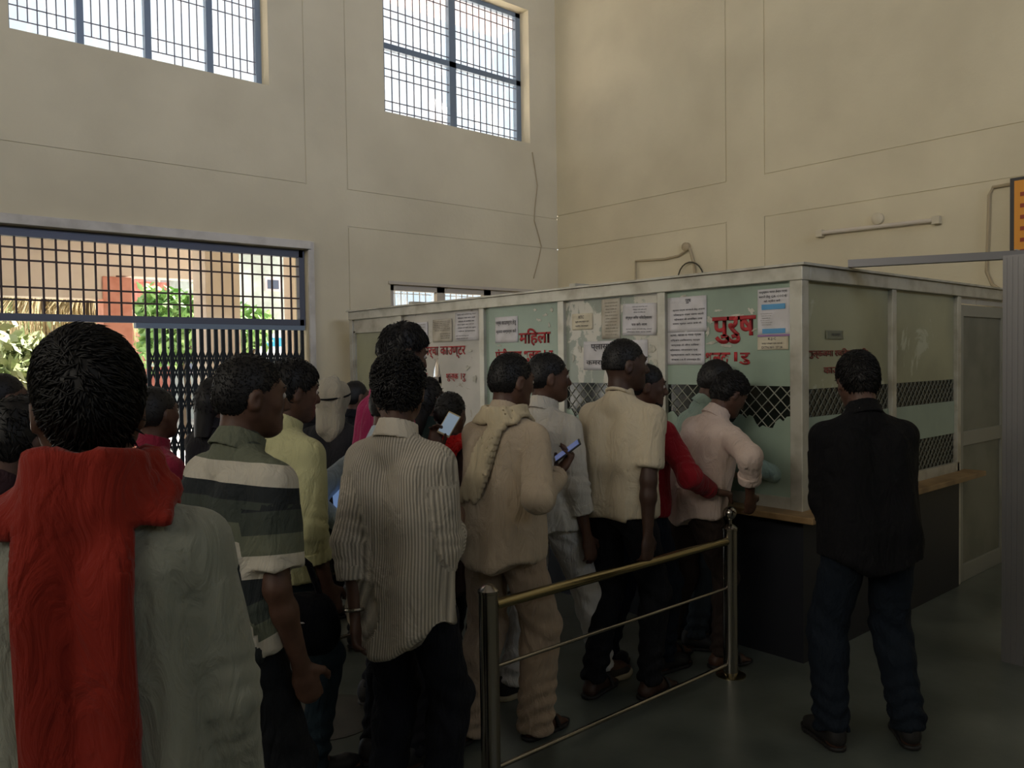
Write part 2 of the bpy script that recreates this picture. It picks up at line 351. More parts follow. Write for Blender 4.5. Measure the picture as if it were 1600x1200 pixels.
xa = on('y', 366, 450, 21)[0]; xb = on('y', 560, 450, 21)[0]
q = on('y', 425, 442, 21)
building('pale concrete building with a small dark window beyond the gateway', xa, xb, 21, 6.2, M_conc, [(q[0]-(xa+xb)/2, q[2]-.15, .32, .24), (q[0]-(xa+xb)/2-2, 1.4, .7, .9)])
xa = on('y', 262, 450, 26)[0]; xb = on('y', 330, 450, 26)[0]
building('red and orange upper storey of a building behind the trees', xa, xb, 26, on('y', 290, 432, 26)[2], M_brick, [(0, 2.6, .8, 1.0), (-1, 4.2, .6, .8)])
xa = on('y', -300, 560, 24)[0]; xb = on('y', 262, 560, 24)[0]
r = tag(empty('boundary_wall', ((xa+xb)/2, 24, -.02)), 'low faded red boundary wall outside past the orange pillar', 'wall')
MB().box((xa-(xa+xb)/2, 0, 0), (xb-(xa+xb)/2, .2, 1.55)).build('masonry', M_brick, r); MB().box((xa-(xa+xb)/2, -.05, 1.55), (xb-(xa+xb)/2, .25, 1.65)).build('coping', M_conc, r)
xa = on('y', 370, 540, 18)[0]; xb = on('y', 475, 540, 18)[0]
r = tag(empty('signboard', ((xa+xb)/2, 18, -.02)), 'white signboard with a blue block standing outside the gateway', 'sign')
h = (xb-xa)/2; zc = on('y', 420, 540, 18)[2]
MB().box((-h, 0, zc-.35), (h, .05, zc+.3)).build('board', mat('sign_white', s2l(225, 228, 230), .6), r)
MB().box((-.35, -.02, zc-.0), (.25, -.002, zc+.2)).build('blue_block', mat('sign_blue', s2l(60, 160, 200), .6), r)
for s in (-1, 1): MB().tube([(s*h*.8, .06, 0), (s*h*.8, .06, zc+.3)], .03, 6).build('leg', M_frame, r)
# ------------------------------------------------------------ ticket cabin
XC, YC = 3.9, 2.19
ZH0, ZH1, ZCN = 1.985, 2.06, .79
YE = on('x', 553, 520, XC)[1]
M_alu = mat('cabin_aluminium', s2l(190, 188, 176), .45, .35, col2=s2l(160, 155, 140), nscale=7, contrast=(.45, .7))
M_lam = mat('dark_laminate', s2l(26, 28, 36), .55)
M_wood = mat('counter_wood', s2l(150, 122, 84), .5, col2=s2l(120, 95, 62), nscale=5)
def film(name, base, resid, amt, lines=True, rough=.35, scale=5):
    m = bpy.data.materials.new(name); m.use_nodes = True; t = m.node_tree; b = t.nodes['Principled BSDF']; b.inputs['Roughness'].default_value = rough
    c = t.nodes.new('ShaderNodeTexCoord'); n = t.nodes.new('ShaderNodeTexNoise'); n.inputs['Scale'].default_value = scale; n.inputs['Detail'].default_value = 7; n.inputs['Roughness'].default_value = .65; n.inputs['Distortion'].default_value = .6
    r = t.nodes.new('ShaderNodeValToRGB'); r.color_ramp.elements[0].position = amt; r.color_ramp.elements[1].position = amt+.03
    r.color_ramp.elements[0].color = (0, 0, 0, 1); r.color_ramp.elements[1].color = (1, 1, 1, 1)
    n2 = t.nodes.new('ShaderNodeTexNoise'); n2.inputs['Scale'].default_value = 1.7; n2.inputs['Detail'].default_value = 5
    r2 = t.nodes.new('ShaderNodeValToRGB'); r2.color_ramp.elements[0].color = (*[q*.72 for q in base], 1); r2.color_ramp.elements[1].color = (*base, 1); r2.color_ramp.elements[0].position = .35; r2.color_ramp.elements[1].position = .6
    mx = t.nodes.new('ShaderNodeMix'); mx.data_type = 'RGBA'; mx.inputs['B'].default_value = (*resid, 1)
    t.links.new(c.outputs['Object'], n.inputs['Vector']); t.links.new(c.outputs['Object'], n2.inputs['Vector']); t.links.new(n.outputs['Fac'], r.inputs['Fac']); t.links.new(n2.outputs['Fac'], r2.inputs['Fac'])
    t.links.new(r.outputs['Color'], mx.inputs['Factor']); t.links.new(r2.outputs['Color'], mx.inputs['A']); t.links.new(mx.outputs['Result'], b.inputs['Base Color'])
    return m
G1 = s2l(150, 168, 152)
M_g_green = film('green_frosted_film', G1, s2l(190, 190, 175), .66)
M_g_peel = film('peeling_paper_film', s2l(150, 158, 145), s2l(195, 192, 180), .5, scale=4)
M_g_paper = film('pasted_paper_film', s2l(196, 192, 182), s2l(150, 142, 125), .62, scale=7)
M_g_brown = film('stained_film', s2l(158, 158, 128), s2l(175, 178, 155), .6, scale=2.5)
M_darkglass = mat('dim_interior_glass', s2l(20, 27, 25), .12, spec=.6, alpha=.85)  # dimness of the cabin interior put into a nearly opaque tint
cab = tag(empty('ticket_cabin', (XC, YC, 0)), 'aluminium framed counter cabin with frosted glass panels and red lettering', 'booth')
def cpart(mb, name, m, **k):
    o = mb.build(name, m, **k); o.parent = cab; o.matrix_parent_inverse = Matrix.Translation((-XC, -YC, 0)); return o
posts_px = (553, 629, 757, 881, 1038)
PY = [on('x', q, 540, XC)[1] for q in posts_px]
for y in PY: cpart(MB().box((XC-.03, y-.028, 0), (XC+.03, y+.028, ZH0)), 'post', M_alu, bevel=.003)
cpart(MB().box((XC-.035, YC-.035, 0), (XC+.035, YC+.035, ZH0)), 'corner_post', M_alu, bevel=.004)
PX = [on('y', q, 540, YC)[0] for q in (1390, 1492)]
for x in PX: cpart(MB().box((x-.03, YC-.03, 0), (x+.03, YC+.03, ZH0)), 'post', M_alu, bevel=.003)
cpart(MB().box((XC-.04, YC-.04, ZH0), (XC+.04, YE+.03, ZH1)), 'header_rail', M_alu, bevel=.004)
cpart(MB().box((XC+.04, YC-.04, ZH0), (XW, YC+.04, ZH1)), 'header_rail', M_alu, bevel=.004)
cpart(MB().box((XC-.06, YC-.06, ZH1), (XW, YC+.09, ZH1+.012)).box((XC-.06, YC+.09, ZH1), (XC+.09, YE+.04, ZH1+.012)), 'top_edging', M_alu)
for y in (PY[1], PY[3]): cpart(MB().box((XC+.09, y-.03, ZH1-.02), (XW, y+.03, ZH1+.05)), 'roof_beam', M_alu)
ZM = on('x', 1140, 602, XC)[2]      # top of the clear band
Zb = ZCN+.06
ys = PY+[YC]
xg = XC
mats = [M_g_brown, M_g_paper, M_g_green, M_g_peel, M_g_green]
def irregular(y0, y1, z0, z1, x, seed, up=True, th=.004, amp=.05):
    """torn film: a sheet between y0..y1 whose top (or bottom) edge is ragged"""
    rng = random.Random(seed); n = 40; v = []; 
    for i in range(n+1):
        y = y0+(y1-y0)*i/n; e = amp*(math.sin(i*.5+seed)+math.sin(i*1.7)*.4+rng.uniform(-.35, .35))
        a, b = (z0, z1+e) if up else (z0+e, z1)
        v += [(x, y, a), (x, y, b), (x+th, y, a), (x+th, y, b)]
    f = []
    for i in range(n):
        k = 4*i; f += [(k, k+1, k+5, k+4), (k+2, k+6, k+7, k+3), (k+1, k+3, k+7, k+5), (k, k+4, k+6, k+2)]
    return MB().add(v, f)
def arch_panel(y0, y1, z0, z1, x, yc, zb, w_, h_):
    """panel with a pointed arch hole"""
    n = 10; L = []; 
    for i in range(n+1):
        t = i/n; L.append((yc-w_/2*(1-t)**.0*(1-t**1.8), zb+h_*t))
    Rr = [(2*yc-a, b) for a, b in L]; v = []; f = []
    rows = len(L)
    for (a, b), (c, d) in zip(L, Rr): v += [(x, y0, b), (x, a, b), (x, c, d), (x, y1, d)]
    for i in range(rows-1):
        k = 4*i; f += [(k, k+1, k+5, k+4), (k+2, k+3, k+7, k+6)]
    k = len(v); zt_ = zb+h_
    v += [(x, y0, z0), (x, y1, z0), (x, y1, zb), (x, y0, zb), (x, y0, zt_), (x, y1, zt_), (x, y1, z1), (x, y0, z1)]
    f += [(k, k+1, k+2, k+3), (k+4, k+5, k+6, k+7)]
    v2 = [(a+.005, b, c) for a, b, c in v]; nn = len(v); f2 = [tuple(i+nn for i in q[::-1]) for q in f]
    return MB().add(v+v2, f+f2)
for i in range(5):
    a, b = ys[i+1]+.028, ys[i]-.028
    if i == 0:
        cpart(MB().box((xg-.012, a, 1.88), (xg+.012, b, ZH0)).box((xg-.02, a, Zb), (xg+.02, a+.03, 1.88)).box((xg-.02, b-.03, Zb), (xg+.02, b, 1.88)).box((xg-.02, a, 1.86), (xg+.02, b, 1.9)), 'inner_frame', M_alu)
        cpart(MB().box((xg-.003, a+.03, Zb), (xg+.003, b-.03, 1.86)), 'glass_panel', mats[0])
    elif i == 1:
        c = on('x', 683, 603, XC); cpart(arch_panel(a, b, Zb, ZH0, xg, c[1], c[2]-.0, .13, .24), 'glass_panel', mats[1])
    elif i == 2:
        cpart(MB().box((xg-.003, a, Zb), (xg+.003, b, ZH0)), 'glass_panel', mats[2])
    else:
        cpart(MB().box((xg-.003, a, ZM), (xg+.003, b, ZH0)), 'glass_panel', mats[i])
        cpart(MB().box((xg-.001, a, Zb), (xg+.001, b, ZM)), 'clear_pane', M_darkglass)
        lo = on('x', 1140, 655, XC)[2]
        cpart(irregular(a, b, Zb, lo, xg-.008, 3+i, True, amp=.03), 'torn_film', mats[2])
# diamond mesh behind the clear band
M_mesh = mat('mesh_wire', s2l(165, 165, 152), .5, .1)
def diamond(u0, u1, z0, z1, place, step=.075, r=.0035):
    mb = MB()
    H = z1-z0
    k = -int(H/step)-1
    while u0+k*step < u1:
        for sg in (1, -1):
            a0 = u0+k*step if sg > 0 else u0+k*step+H; pts = []
            ta = 0; tb = 1
            def U(t): return a0+sg*H*t
            ts = [t for t in np.linspace(0, 1, 15) if u0 <= U(t) <= u1]
            if len(ts) > 1: mb.tube([place(U(ts[0]), z0+H*ts[0]), place(U(ts[-1]), z0+H*ts[-1])], r, 4, False)
        k += 1
    return mb
for i in (3, 4):
    o = cpart(diamond(ys[i+1]+.03, ys[i]-.03, ZM-.3, ZM, lambda u, z: (XC-.005, u, z), r=.0028), 'wire_mesh', M_mesh)
# side panels
xs = [XC+.035]+PX
ZM2 = on('y', 1440, 596, YC)[2]; ZL = on('y', 1440, 632, YC)[2]
for i in range(2):
    a, b = xs[i]+(.03 if i else 0), xs[i+1]-.03
    cpart(MB().box((a, YC-.003, ZM2), (b, YC+.003, ZH0)), 'glass_panel', M_g_brown)
    cpart(MB().box((a, YC-.001, Zb), (b, YC+.001, ZM2)), 'clear_pane', M_darkglass)
    cpart(diamond(a, b, ZL-.06, ZM2, lambda u, z: (u, YC-.005, z), .06, .0028), 'wire_mesh', mat('mesh_dark', s2l(110, 112, 100), .5, .1))
    cpart(MB().box((a, YC-.008, Zb+.2), (b, YC-.004, ZL)), 'film_sheet', M_g_green)
    cpart(diamond(a, b, Zb, Zb+.2, lambda u, z: (u, YC-.005, z), .06, .0028), 'wire_mesh', mat('mesh_dark', s2l(110, 112, 100), .5, .1))
cpart(MB().box((PX[1]+.03, YC-.003, 1.94), (XW-.05, YC+.003, ZH0)), 'glass_panel', M_g_paper)
# door of the cabin
dr = cpart(MB().box((PX[1]+.03, YC-.02, .0), (PX[1]+.1, YC+.02, 1.93)).box((XW-.14, YC-.02, 0), (XW-.03, YC+.02, 1.93)).box((PX[1]+.1, YC-.02, 1.85), (XW-.14, YC+.02, 1.93)).box((PX[1]+.1, YC-.02, 0.95), (XW-.14, YC+.02, 1.05)).box((PX[1]+.1, YC-.02, 0), (XW-.14, YC+.02, .12)), 'door', mat('door_frame_grey', s2l(146, 146, 136), .5, .2), bevel=.004)
M_dp = mat('door_panel_grey', s2l(125, 125, 112), .6, col2=s2l(110, 110, 98), nscale=3)
for z0, z1 in ((.12, .95), (1.05, 1.85)):
    q = MB().box((PX[1]+.1, YC-.006, z0), (XW-.14, YC+.006, z1)).build('door_panel', M_dp); q.parent = dr; q.matrix_parent_inverse = Matrix.Identity(4)
q = MB().tube([(XW-.09, YC-.05, .98), (XW-.09, YC-.05, 1.12)], .008, 6).build('door_handle', M_alu, dr)
# sill, counter shelf and dark base
cpart(MB().box((XC-.03, YC, ZCN), (XC+.03, YE, Zb)).box((XC, YC-.03, ZCN), (PX[1], YC+.03, Zb)), 'sill_rail', M_alu)
cpart(MB().box((XC-.16, YC-.16, ZCN-.035), (XC+.3, YE, ZCN)), 'counter_shelf', M_wood, bevel=.005)
cpart(MB().box((XC+.3, YC-.16, ZCN-.035), (PX[1]+.12, YC+.3, ZCN)), 'counter_shelf', M_wood, bevel=.005)
cpart(MB().box((XC-.04, YC-.04, .0), (XC+.02, YE+.03, ZCN-.035)), 'base_panel', M_lam)
cpart(MB().box((XC+.02, YC-.04, .0), (PX[1]-.03, YC+.02, ZCN-.035)), 'base_panel', M_lam)
# overlay rail to the metal column on the right
q0 = at(1325, 418, 4.45); q1 = at(1612, 404, 4.12)
colx = at(1588, 600, 4.15)
mc = tag(empty('metal_partition', (colx[0], colx[1], 0)), 'grey metal partition column at the right edge with a flat rail running to the cabin roof', 'partition')
M_col = mat('column_metal', s2l(126, 125, 126), .4, .4)
sh = MB().box((-.045, -.05, 0), (.075, .05, 2.09)); 
for k in range(4): sh.box((-.05+.002, -.045+.025*k, 0), (-.045, -.035+.025*k, 2.08))
o = sh.build('column', M_col, mc)
o.rotation_euler = (0, 0, R(0))
dv = q1-q0; L = np.linalg.norm(dv[:2]); rb = MB().box((0, -.03, 0), (L+.1, .03, .04)).build('top_rail', M_col, mc)
rb.location = (q0[0]-colx[0], q0[1]-colx[1], ZH1+.014); rb.rotation_euler = (0, 0, math.atan2(dv[1], dv[0]))
for k in range(3): MB().lathe([(.008, 0), (.006, .004)], (0, 0, 0), 8).build('bolt', M_alu, mc).location = (.02*k-.02, 0, ZH1+.055)
M_scrap = mat('torn_paper', s2l(196, 194, 182), .85, col2=s2l(172, 170, 158), nscale=20)
def scrap(px, py, w_, h_, seed, ang=0):
    rng = random.Random(seed); c = on('x', px, py, XC-.006); n = 16; k = 1/380.; v = [(-.001, 0, 0)]
    for i in range(n):
        a = 2*math.pi*i/n; r_ = rng.uniform(.45, 1.1); x_, z_ = r_*w_*math.cos(a), r_*h_*math.sin(a); v.append((rng.uniform(-.002, .0), -(x_*math.cos(ang)-z_*math.sin(ang))*k*1.5, (x_*math.sin(ang)+z_*math.cos(ang))*k))
    o = MB().add([(a+c[0], b+c[1], d+c[2]) for a, b, d in v], [(0, 1+i, 1+(i+1) % n) for i in range(n)]); o = cpart(o, 'paper_scrap', M_scrap); md = o.modifiers.new('thick', 'SOLIDIFY'); md.thickness = .0015
for i, q in enumerate([(1109, 500, 5, 10, .3), (1106, 518, 4, 14, 0), (1112, 536, 10, 4, .2), (1136, 540, 12, 4, -.1), (1150, 493, 20, 3, .05), (1174, 486, 5, 8, .5), (1122, 485, 8, 3, 0), (1178, 515, 6, 3, .3), (1068, 464, 12, 5, 0), (852, 492, 9, 4, .3), (842, 500, 8, 4, -.4), (862, 484, 4, 9, .2), (858, 508, 4, 8, 0), (836, 484, 6, 4, .1), (780, 540, 8, 4, 0), (1018, 546, 8, 10, 0), (1024, 566, 5, 12, .1), (906, 545, 5, 10, .2), (896, 560, 4, 12, 0), (734, 548, 8, 5, 0), (730, 575, 9, 8, .3), (742, 592, 7, 12, 0)]): scrap(q[0], q[1], q[2], q[3], i, q[4])
# ------------------------------------------------------------ things on the right wall
def wallthing(name, label, cat, pxy):
    p = on('x', pxy[0], pxy[1], XW); return tag(empty(name, tuple(p)), label, cat), p
def rel(px, py, p, dx=0.): q = on('x', px, py, XW-.001); return (q[0]-p[0]-dx, q[1]-p[1], q[2]-p[2])
M_plast = mat('old_plastic', s2l(200, 190, 165), .5); M_cond = mat('conduit_paint', s2l(170, 155, 125), .6)
r, p = wallthing('tube_batten', 'bare pale tube light batten mounted aslant on the right wall', 'light fitting', (1376, 354))
MB().tube([rel(1284, 365, p, .04), rel(1470, 344, p, .04)], .017, 8).build('tube', mat('tube_white', s2l(205, 195, 180), .4), r)
for a, b in ((1284, 365), (1466, 344)):
    q = rel(a, b, p); MB().box((q[0]-.06, q[1]-.03, q[2]-.035), (q[0], q[1]+.03, q[2]+.03)).build('tube_holder', M_plast, r, bevel=.004)
r, p = wallthing('junction_box', 'small round junction box above the bare batten', 'junction box', (1373, 342))
q = MB().lathe([(.05, 0), (.05, .03), (.035, .04), (0, .04)], n=20).build('box_cover', M_plast, r, True); q.rotation_euler = (0, R(-90), 0)
q = MB().tube([(-.02, 0, -.03), (-.02, 0, -.09)], .004, 5).build('wire', M_cond, r)
r, p = wallthing('conduit_bracket', 'round wall fitting with bent conduit pipe and drooping cable above the cabin', 'conduit', (1074, 386))
q = MB().lathe([(.045, 0), (.045, .04), (.02, .06), (0, .06)], n=16).build('fitting', M_cond, r, True); q.rotation_euler = (0, R(-90), 0)
MB().tube([rel(995, 445, p, .02), rel(995, 408, p, .02), rel(1040, 405, p, .02), rel(1062, 400, p, .02), rel(1080, 388, p, .03)], .012, 6).build('pipe', M_cond, r)
MB().tube([rel(1080, 388, p, .03), rel(1087, 415, p, .03), rel(1090, 440, p, .03)], .016, 6).build('pipe', M_cond, r)
MB().tube([rel(1064+20-20*math.cos(t_), 437-27*math.sin(t_), p, .05) for t_ in np.linspace(0, 3.14, 12)], .008, 6).build('cable', mat('cable_dark', s2l(70, 65, 50), .6), r)
r, p = wallthing('wall_conduit', 'thin vertical conduit pipe beside the orange notice board', 'conduit', (1545, 360))
MB().tube([rel(1612, 286, p, .02), rel(1575, 289, p, .02), rel(1553, 293, p, .02), rel(1547, 305, p, .02), rel(1545, 380, p, .02), rel(1543, 425, p, .02), rel(1552, 445, p, .02), rel(1568, 455, p, .02)], .013, 6).build('pipe', M_cond, r)
r, p = wallthing('notice_board', 'orange notice board with a black frame cut by the right edge of the picture', 'notice board', (1600, 340))
a = rel(1581, 280, p); b = rel(1640, 400, p)
MB().box((-.04, b[1], b[2]), (0, a[1], a[2])).build('frame', mat('board_black', s2l(50, 48, 48), .5), r)
a = rel(1588, 284, p); b = rel(1640, 394, p)
MB().box((-.045, b[1], b[2]), (-.04, a[1], a[2])).build('board', mat('board_orange', s2l(222, 150, 48), .6), r)
tm = MB()
for k in range(6): 
    z = a[2]-.12-.085*k; tm.box((-.048, a[1]-.10, z), (-.045, a[1]-.04, z+.03)).box((-.048, a[1]-.35, z), (-.045, a[1]-.12, z+.03))
tm.build('lettering', mat('board_red', s2l(150, 60, 30), .6), r)
for (a, b) in ((1425, 160), (1463, 367), (1408, 390), (1293, 371), (1285, 388)):
    pass
# cable down the back wall
pts = [on('y', a, b, YW-.012) for a, b in ((832, 238), (836, 262), (840, 290), (836, 325), (835, 345), (841, 365), (846, 385), (842, 405), (834, 435))]
p = pts[0]; r = tag(empty('hanging_cable', tuple(p)), 'thin brown cable hanging down the back wall under the square high window', 'cable')
MB().tube([tuple(q-p) for q in pts], .006, 5).build('wire', M_cond, r)
# ------------------------------------------------------------ queue railings
M_steel = mat('brushed_steel', s2l(165, 160, 152), .22, 1.0)
M_brass = mat('worn_brass_steel', s2l(158, 146, 112), .2, 1.0)
def railing(label, posts, Yr, rails, rad, base_z=0, ball=(), h=.76, capr=1):
    x0 = posts[0]; r = tag(empty('queue_railing', (x0, Yr, 0)), label, 'railing', None)
    for i, x in enumerate(posts):
        pr = [(rad, 0), (rad, h-.03), (rad*1.08, h-.028), (rad*1.08, h-.018), (rad*.55, h), (rad*.3, h+.004), (0, h+.005)]
        MB().lathe(pr, (x-x0, 0, 0), 20).build('post', M_steel, r, True)
        MB().lathe([(rad*2.0, 0), (rad*2.0, .004), (rad*1.5, .012), (rad*1.1, .016), (0, .016)], (x-x0, 0, 0), 24).build('base_flange', M_brass, r, True)
        if i in ball:
            b = [(.035*math.sin(t_), h+.055-.036*math.cos(t_)) for t_ in np.linspace(0.35, math.pi, 10)]
            MB().lathe([(.012, h), (.012, h+.025)]+b, (x-x0, 0, 0), 20).build('ball_finial', M_steel, r, True)
    for a, b in zip(posts[:-1], posts[1:]):
        for (z, rr, mm) in rails: MB().tube([(a-x0+rad*.9, 0, z), (b-x0-rad*.9, 0, z)], rr, 12).build('rail', mm, r, True)
    return r
p1 = at(763, 905, 3.02); p2 = at(1140, 820, 4.05)
YR = (p1[1]+p2[1])/2
railing('steel queue railing in front with two posts and three bars, ball on its far post', [p1[0], p2[0]], YR, [(.68, .021, M_brass), (.445, .008, M_steel), (.06, .010, M_steel)], .037, ball=(1,))
p = on('z', 513, 1030, 0)
railing('second steel railing whose post stands between the yellow shirt and striped shirt men', [p[0], p[0]+1.45], p[1], [(.70, .018, M_steel), (.46, .012, M_brass), (.1, .010, M_steel)], .034, h=.80)
railing('third steel railing, farthest back, mostly hidden by the queue', [1.9, 3.3], 4.58, [(.80, .018, M_brass), (.45, .01, M_steel)], .03, h=.84)
# ------------------------------------------------------------ figures: distance fields turned into one smooth surface each
class Vol:
    def __init__(s, lo, hi, res):
        s.lo = np.array(lo, np.float32); s.res = res; n = np.ceil((np.array(hi)-lo)/res).astype(int)+1
        s.ax = [s.lo[i]+res*np.arange(n[i], dtype=np.float32) for i in range(3)]; s.d = np.full(n, .15, np.float32)
    def sub(s, lo, hi):
        sl = []
        for i in range(3):
            a = max(0, int((lo[i]-s.lo[i])/s.res)); b = min(s.d.shape[i], int((hi[i]-s.lo[i])/s.res)+2)
            if b <= a: return None
            sl.append(slice(a, b))
        X = s.ax[0][sl[0]][:, None, None]; Y = s.ax[1][sl[1]][None, :, None]; Z = s.ax[2][sl[2]][None, None, :]
        return tuple(sl), X, Y, Z
    def put(s, sl, v, k, op):
        d = s.d[sl]
        if op == 'u':
            h = np.clip(.5+.5*(d-v)/k, 0, 1); s.d[sl] = d*(1-h)+v*h-k*h*(1-h)
        else:                                              # carve
            v = -v; h = np.clip(.5-.5*(d-v)/k, 0, 1); s.d[sl] = d*(1-h)+v*h+k*h*(1-h)
    def cone(s, a, b, ra, rb, k=.03, flat=None, cap=False, op='u'):
        a = np.asarray(a, float); b = np.asarray(b, float); m = max(ra, rb)+k+.03
        q = s.sub(np.minimum(a, b)-m, np.maximum(a, b)+m)
        if q is None: return
        sl, X, Y, Z = q; px, py, pz = X-a[0], Y-a[1], Z-a[2]; ba = b-a; L2 = max(ba@ba, 1e-9)
        tr = (px*ba[0]+py*ba[1]+pz*ba[2])/L2; t = np.clip(tr, 0, 1)
        dx, dy, dz = px-t*ba[0], py-t*ba[1], pz-t*ba[2]; r = ra+(rb-ra)*t
        if flat is not None:
            n, f = flat; n = _n(np.array(n, float)); e = (dx*n[0]+dy*n[1]+dz*n[2])*(1/f-1); v = np.sqrt((dx+e*n[0])**2+(dy+e*n[1])**2+(dz+e*n[2])**2)-r
        else: v = np.sqrt(dx*dx+dy*dy+dz*dz)-r
        if cap: v = np.maximum(v, (tr-1)*math.sqrt(L2))
        s.put(sl, v, k, op)
    def ell(s, c, r, Rm=None, k=.02, op='u'):
        c = np.asarray(c, float); m = max(r)+k+.03; q = s.sub(c-m, c+m)
        if q is None: return
        sl, X, Y, Z = q; p = [X-c[0], Y-c[1], Z-c[2]]
        if Rm is not None: p = [p[0]*Rm[0, i]+p[1]*Rm[1, i]+p[2]*Rm[2, i] for i in range(3)]
        k0 = np.sqrt((p[0]/r[0])**2+(p[1]/r[1])**2+(p[2]/r[2])**2); k1 = np.sqrt((p[0]/r[0]**2)**2+(p[1]/r[1]**2)**2+(p[2]/r[2]**2)**2)+1e-6
        s.put(sl, k0*(k0-1)/k1, k, op)
    def grid(s): return s.ax[0][:, None, None], s.ax[1][None, :, None], s.ax[2][None, None, :]
    def mesh(s):
        d = s.d; d[0] = d[-1] = .05; d[:, 0] = d[:, -1] = .05; d[:, :, 0] = d[:, :, -1] = .05
        S = d < 0; c = np.zeros(np.array(d.shape)-1, np.int8); n = d.shape
        offs = [(i, j, k) for i in (0, 1) for j in (0, 1) for k in (0, 1)]
        for o in offs: c += S[o[0]:n[0]-1+o[0], o[1]:n[1]-1+o[1], o[2]:n[2]-1+o[2]]
        ii, jj, kk = np.nonzero((c > 0) & (c < 8)); val = {o: d[ii+o[0], jj+o[1], kk+o[2]] for o in offs}
        acc = np.zeros((len(ii), 3)); cnt = np.zeros(len(ii))
        for o in offs:
            for ax in range(3):
                if o[ax]: continue
                o2 = list(o); o2[ax] = 1; o2 = tuple(o2); va, vb = val[o], val[o2]; m = (va < 0) != (vb < 0)
                t = np.where(m, va/np.where(m, va-vb, 1), 0); P = np.tile(np.array(o, float), (len(ii), 1)); P[:, ax] = t
                acc[m] += P[m]; cnt[m] += 1
        V = s.lo+s.res*(np.stack([ii, jj, kk], 1)+acc/cnt[:, None])
        idx = np.full(c.shape, -1, np.int32); idx[ii, jj, kk] = np.arange(len(ii)); Q = []
        for ax in range(3):
            a1, a2 = (ax+1) % 3, (ax+2) % 3
            lo = [slice(None)]*3; hi = [slice(None)]*3; lo[ax] = slice(0, -1); hi[ax] = slice(1, None)
            A, B = S[tuple(lo)], S[tuple(hi)]; e = np.nonzero(A != B); e = np.stack(e, 1)
            ok = (e[:, a1] > 0) & (e[:, a2] > 0) & (e[:, a1] < n[a1]-1) & (e[:, a2] < n[a2]-1); e = e[ok]
            def cell(u, v): f = e.copy(); f[:, a1] += u; f[:, a2] += v; return idx[f[:, 0], f[:, 1], f[:, 2]]
            q = np.stack([cell(-1, -1), cell(0, -1), cell(0, 0), cell(-1, 0)], 1); flip = ~A[e[:, 0], e[:, 1], e[:, 2]]
            q[flip] = q[flip][:, ::-1]; Q.append(q)
        Q = np.concatenate(Q); Q = Q[(Q >= 0).all(1)]; return V, Q
def normals(V, Q):
    a, b, c, d = V[Q[:, 0]], V[Q[:, 1]], V[Q[:, 2]], V[Q[:, 3]]; fn = np.cross(c-a, d-b); N = np.zeros_like(V)
    for i in range(4): np.add.at(N, Q[:, i], fn)
    return N/(np.linalg.norm(N, axis=1)[:, None]+1e-9)
_rs = np.random.RandomState(3); _W = _rs.normal(size=(10, 3)); _W /= np.linalg.norm(_W, axis=1)[:, None]; _P = _rs.uniform(0, 6.28, 10)
def noise(P, f, seed=0.):
    P = P*f+seed; w = P+.6*np.stack([np.sin(P@_W[7]*1.3+_P[7]), np.sin(P@_W[8]*1.1+_P[8]), np.sin(P@_W[9]*1.2)], 1)
    return sum(np.sin(w@_W[i]*(1+.35*i)+_P[i])/(1+.25*i) for i in range(5))/2.6
def ridge(P, f, seed=0.): return 1-np.abs(noise(P, f, seed))*2
def Rx(a): c, s_ = math.cos(a), math.sin(a); return np.array([[1, 0, 0], [0, c, -s_], [0, s_, c]])
def Ry(a): c, s_ = math.cos(a), math.sin(a); return np.array([[c, 0, s_], [0, 1, 0], [-s_, 0, c]])
def Rz(a): c, s_ = math.cos(a), math.sin(a); return np.array([[c, -s_, 0], [s_, c, 0], [0, 0, 1]])
def ik(A, T, l1, l2, pole):
    A, T = np.array(A, float), np.array(T, float); d = T-A; L = np.linalg.norm(d); mx_ = (l1+l2)*.995
    if L > mx_: T = A+d/L*mx_; L = mx_
    d = (T-A)/L; c = (l1*l1+L*L-l2*l2)/(2*l1*L); h = l1*math.sqrt(max(0, 1-c*c)); p = np.array(pole, float); p = _n(p-d*(p@d))
    return A+d*l1*c+p*h, T
M_hair = mat('black_hair', s2l(22, 20, 20), .55, spec=.35)
def skin(k): return mat('brown_skin_%d' % k, [s2l(88, 60, 46), s2l(68, 46, 36), s2l(108, 76, 58)][k], .55, col2=[s2l(76, 50, 38), s2l(58, 38, 29), s2l(96, 66, 50)][k], nscale=20)
M_eye = mat('eye_white', s2l(190, 180, 170), .3); M_iris = mat('eye_iris', s2l(30, 20, 15), .3)
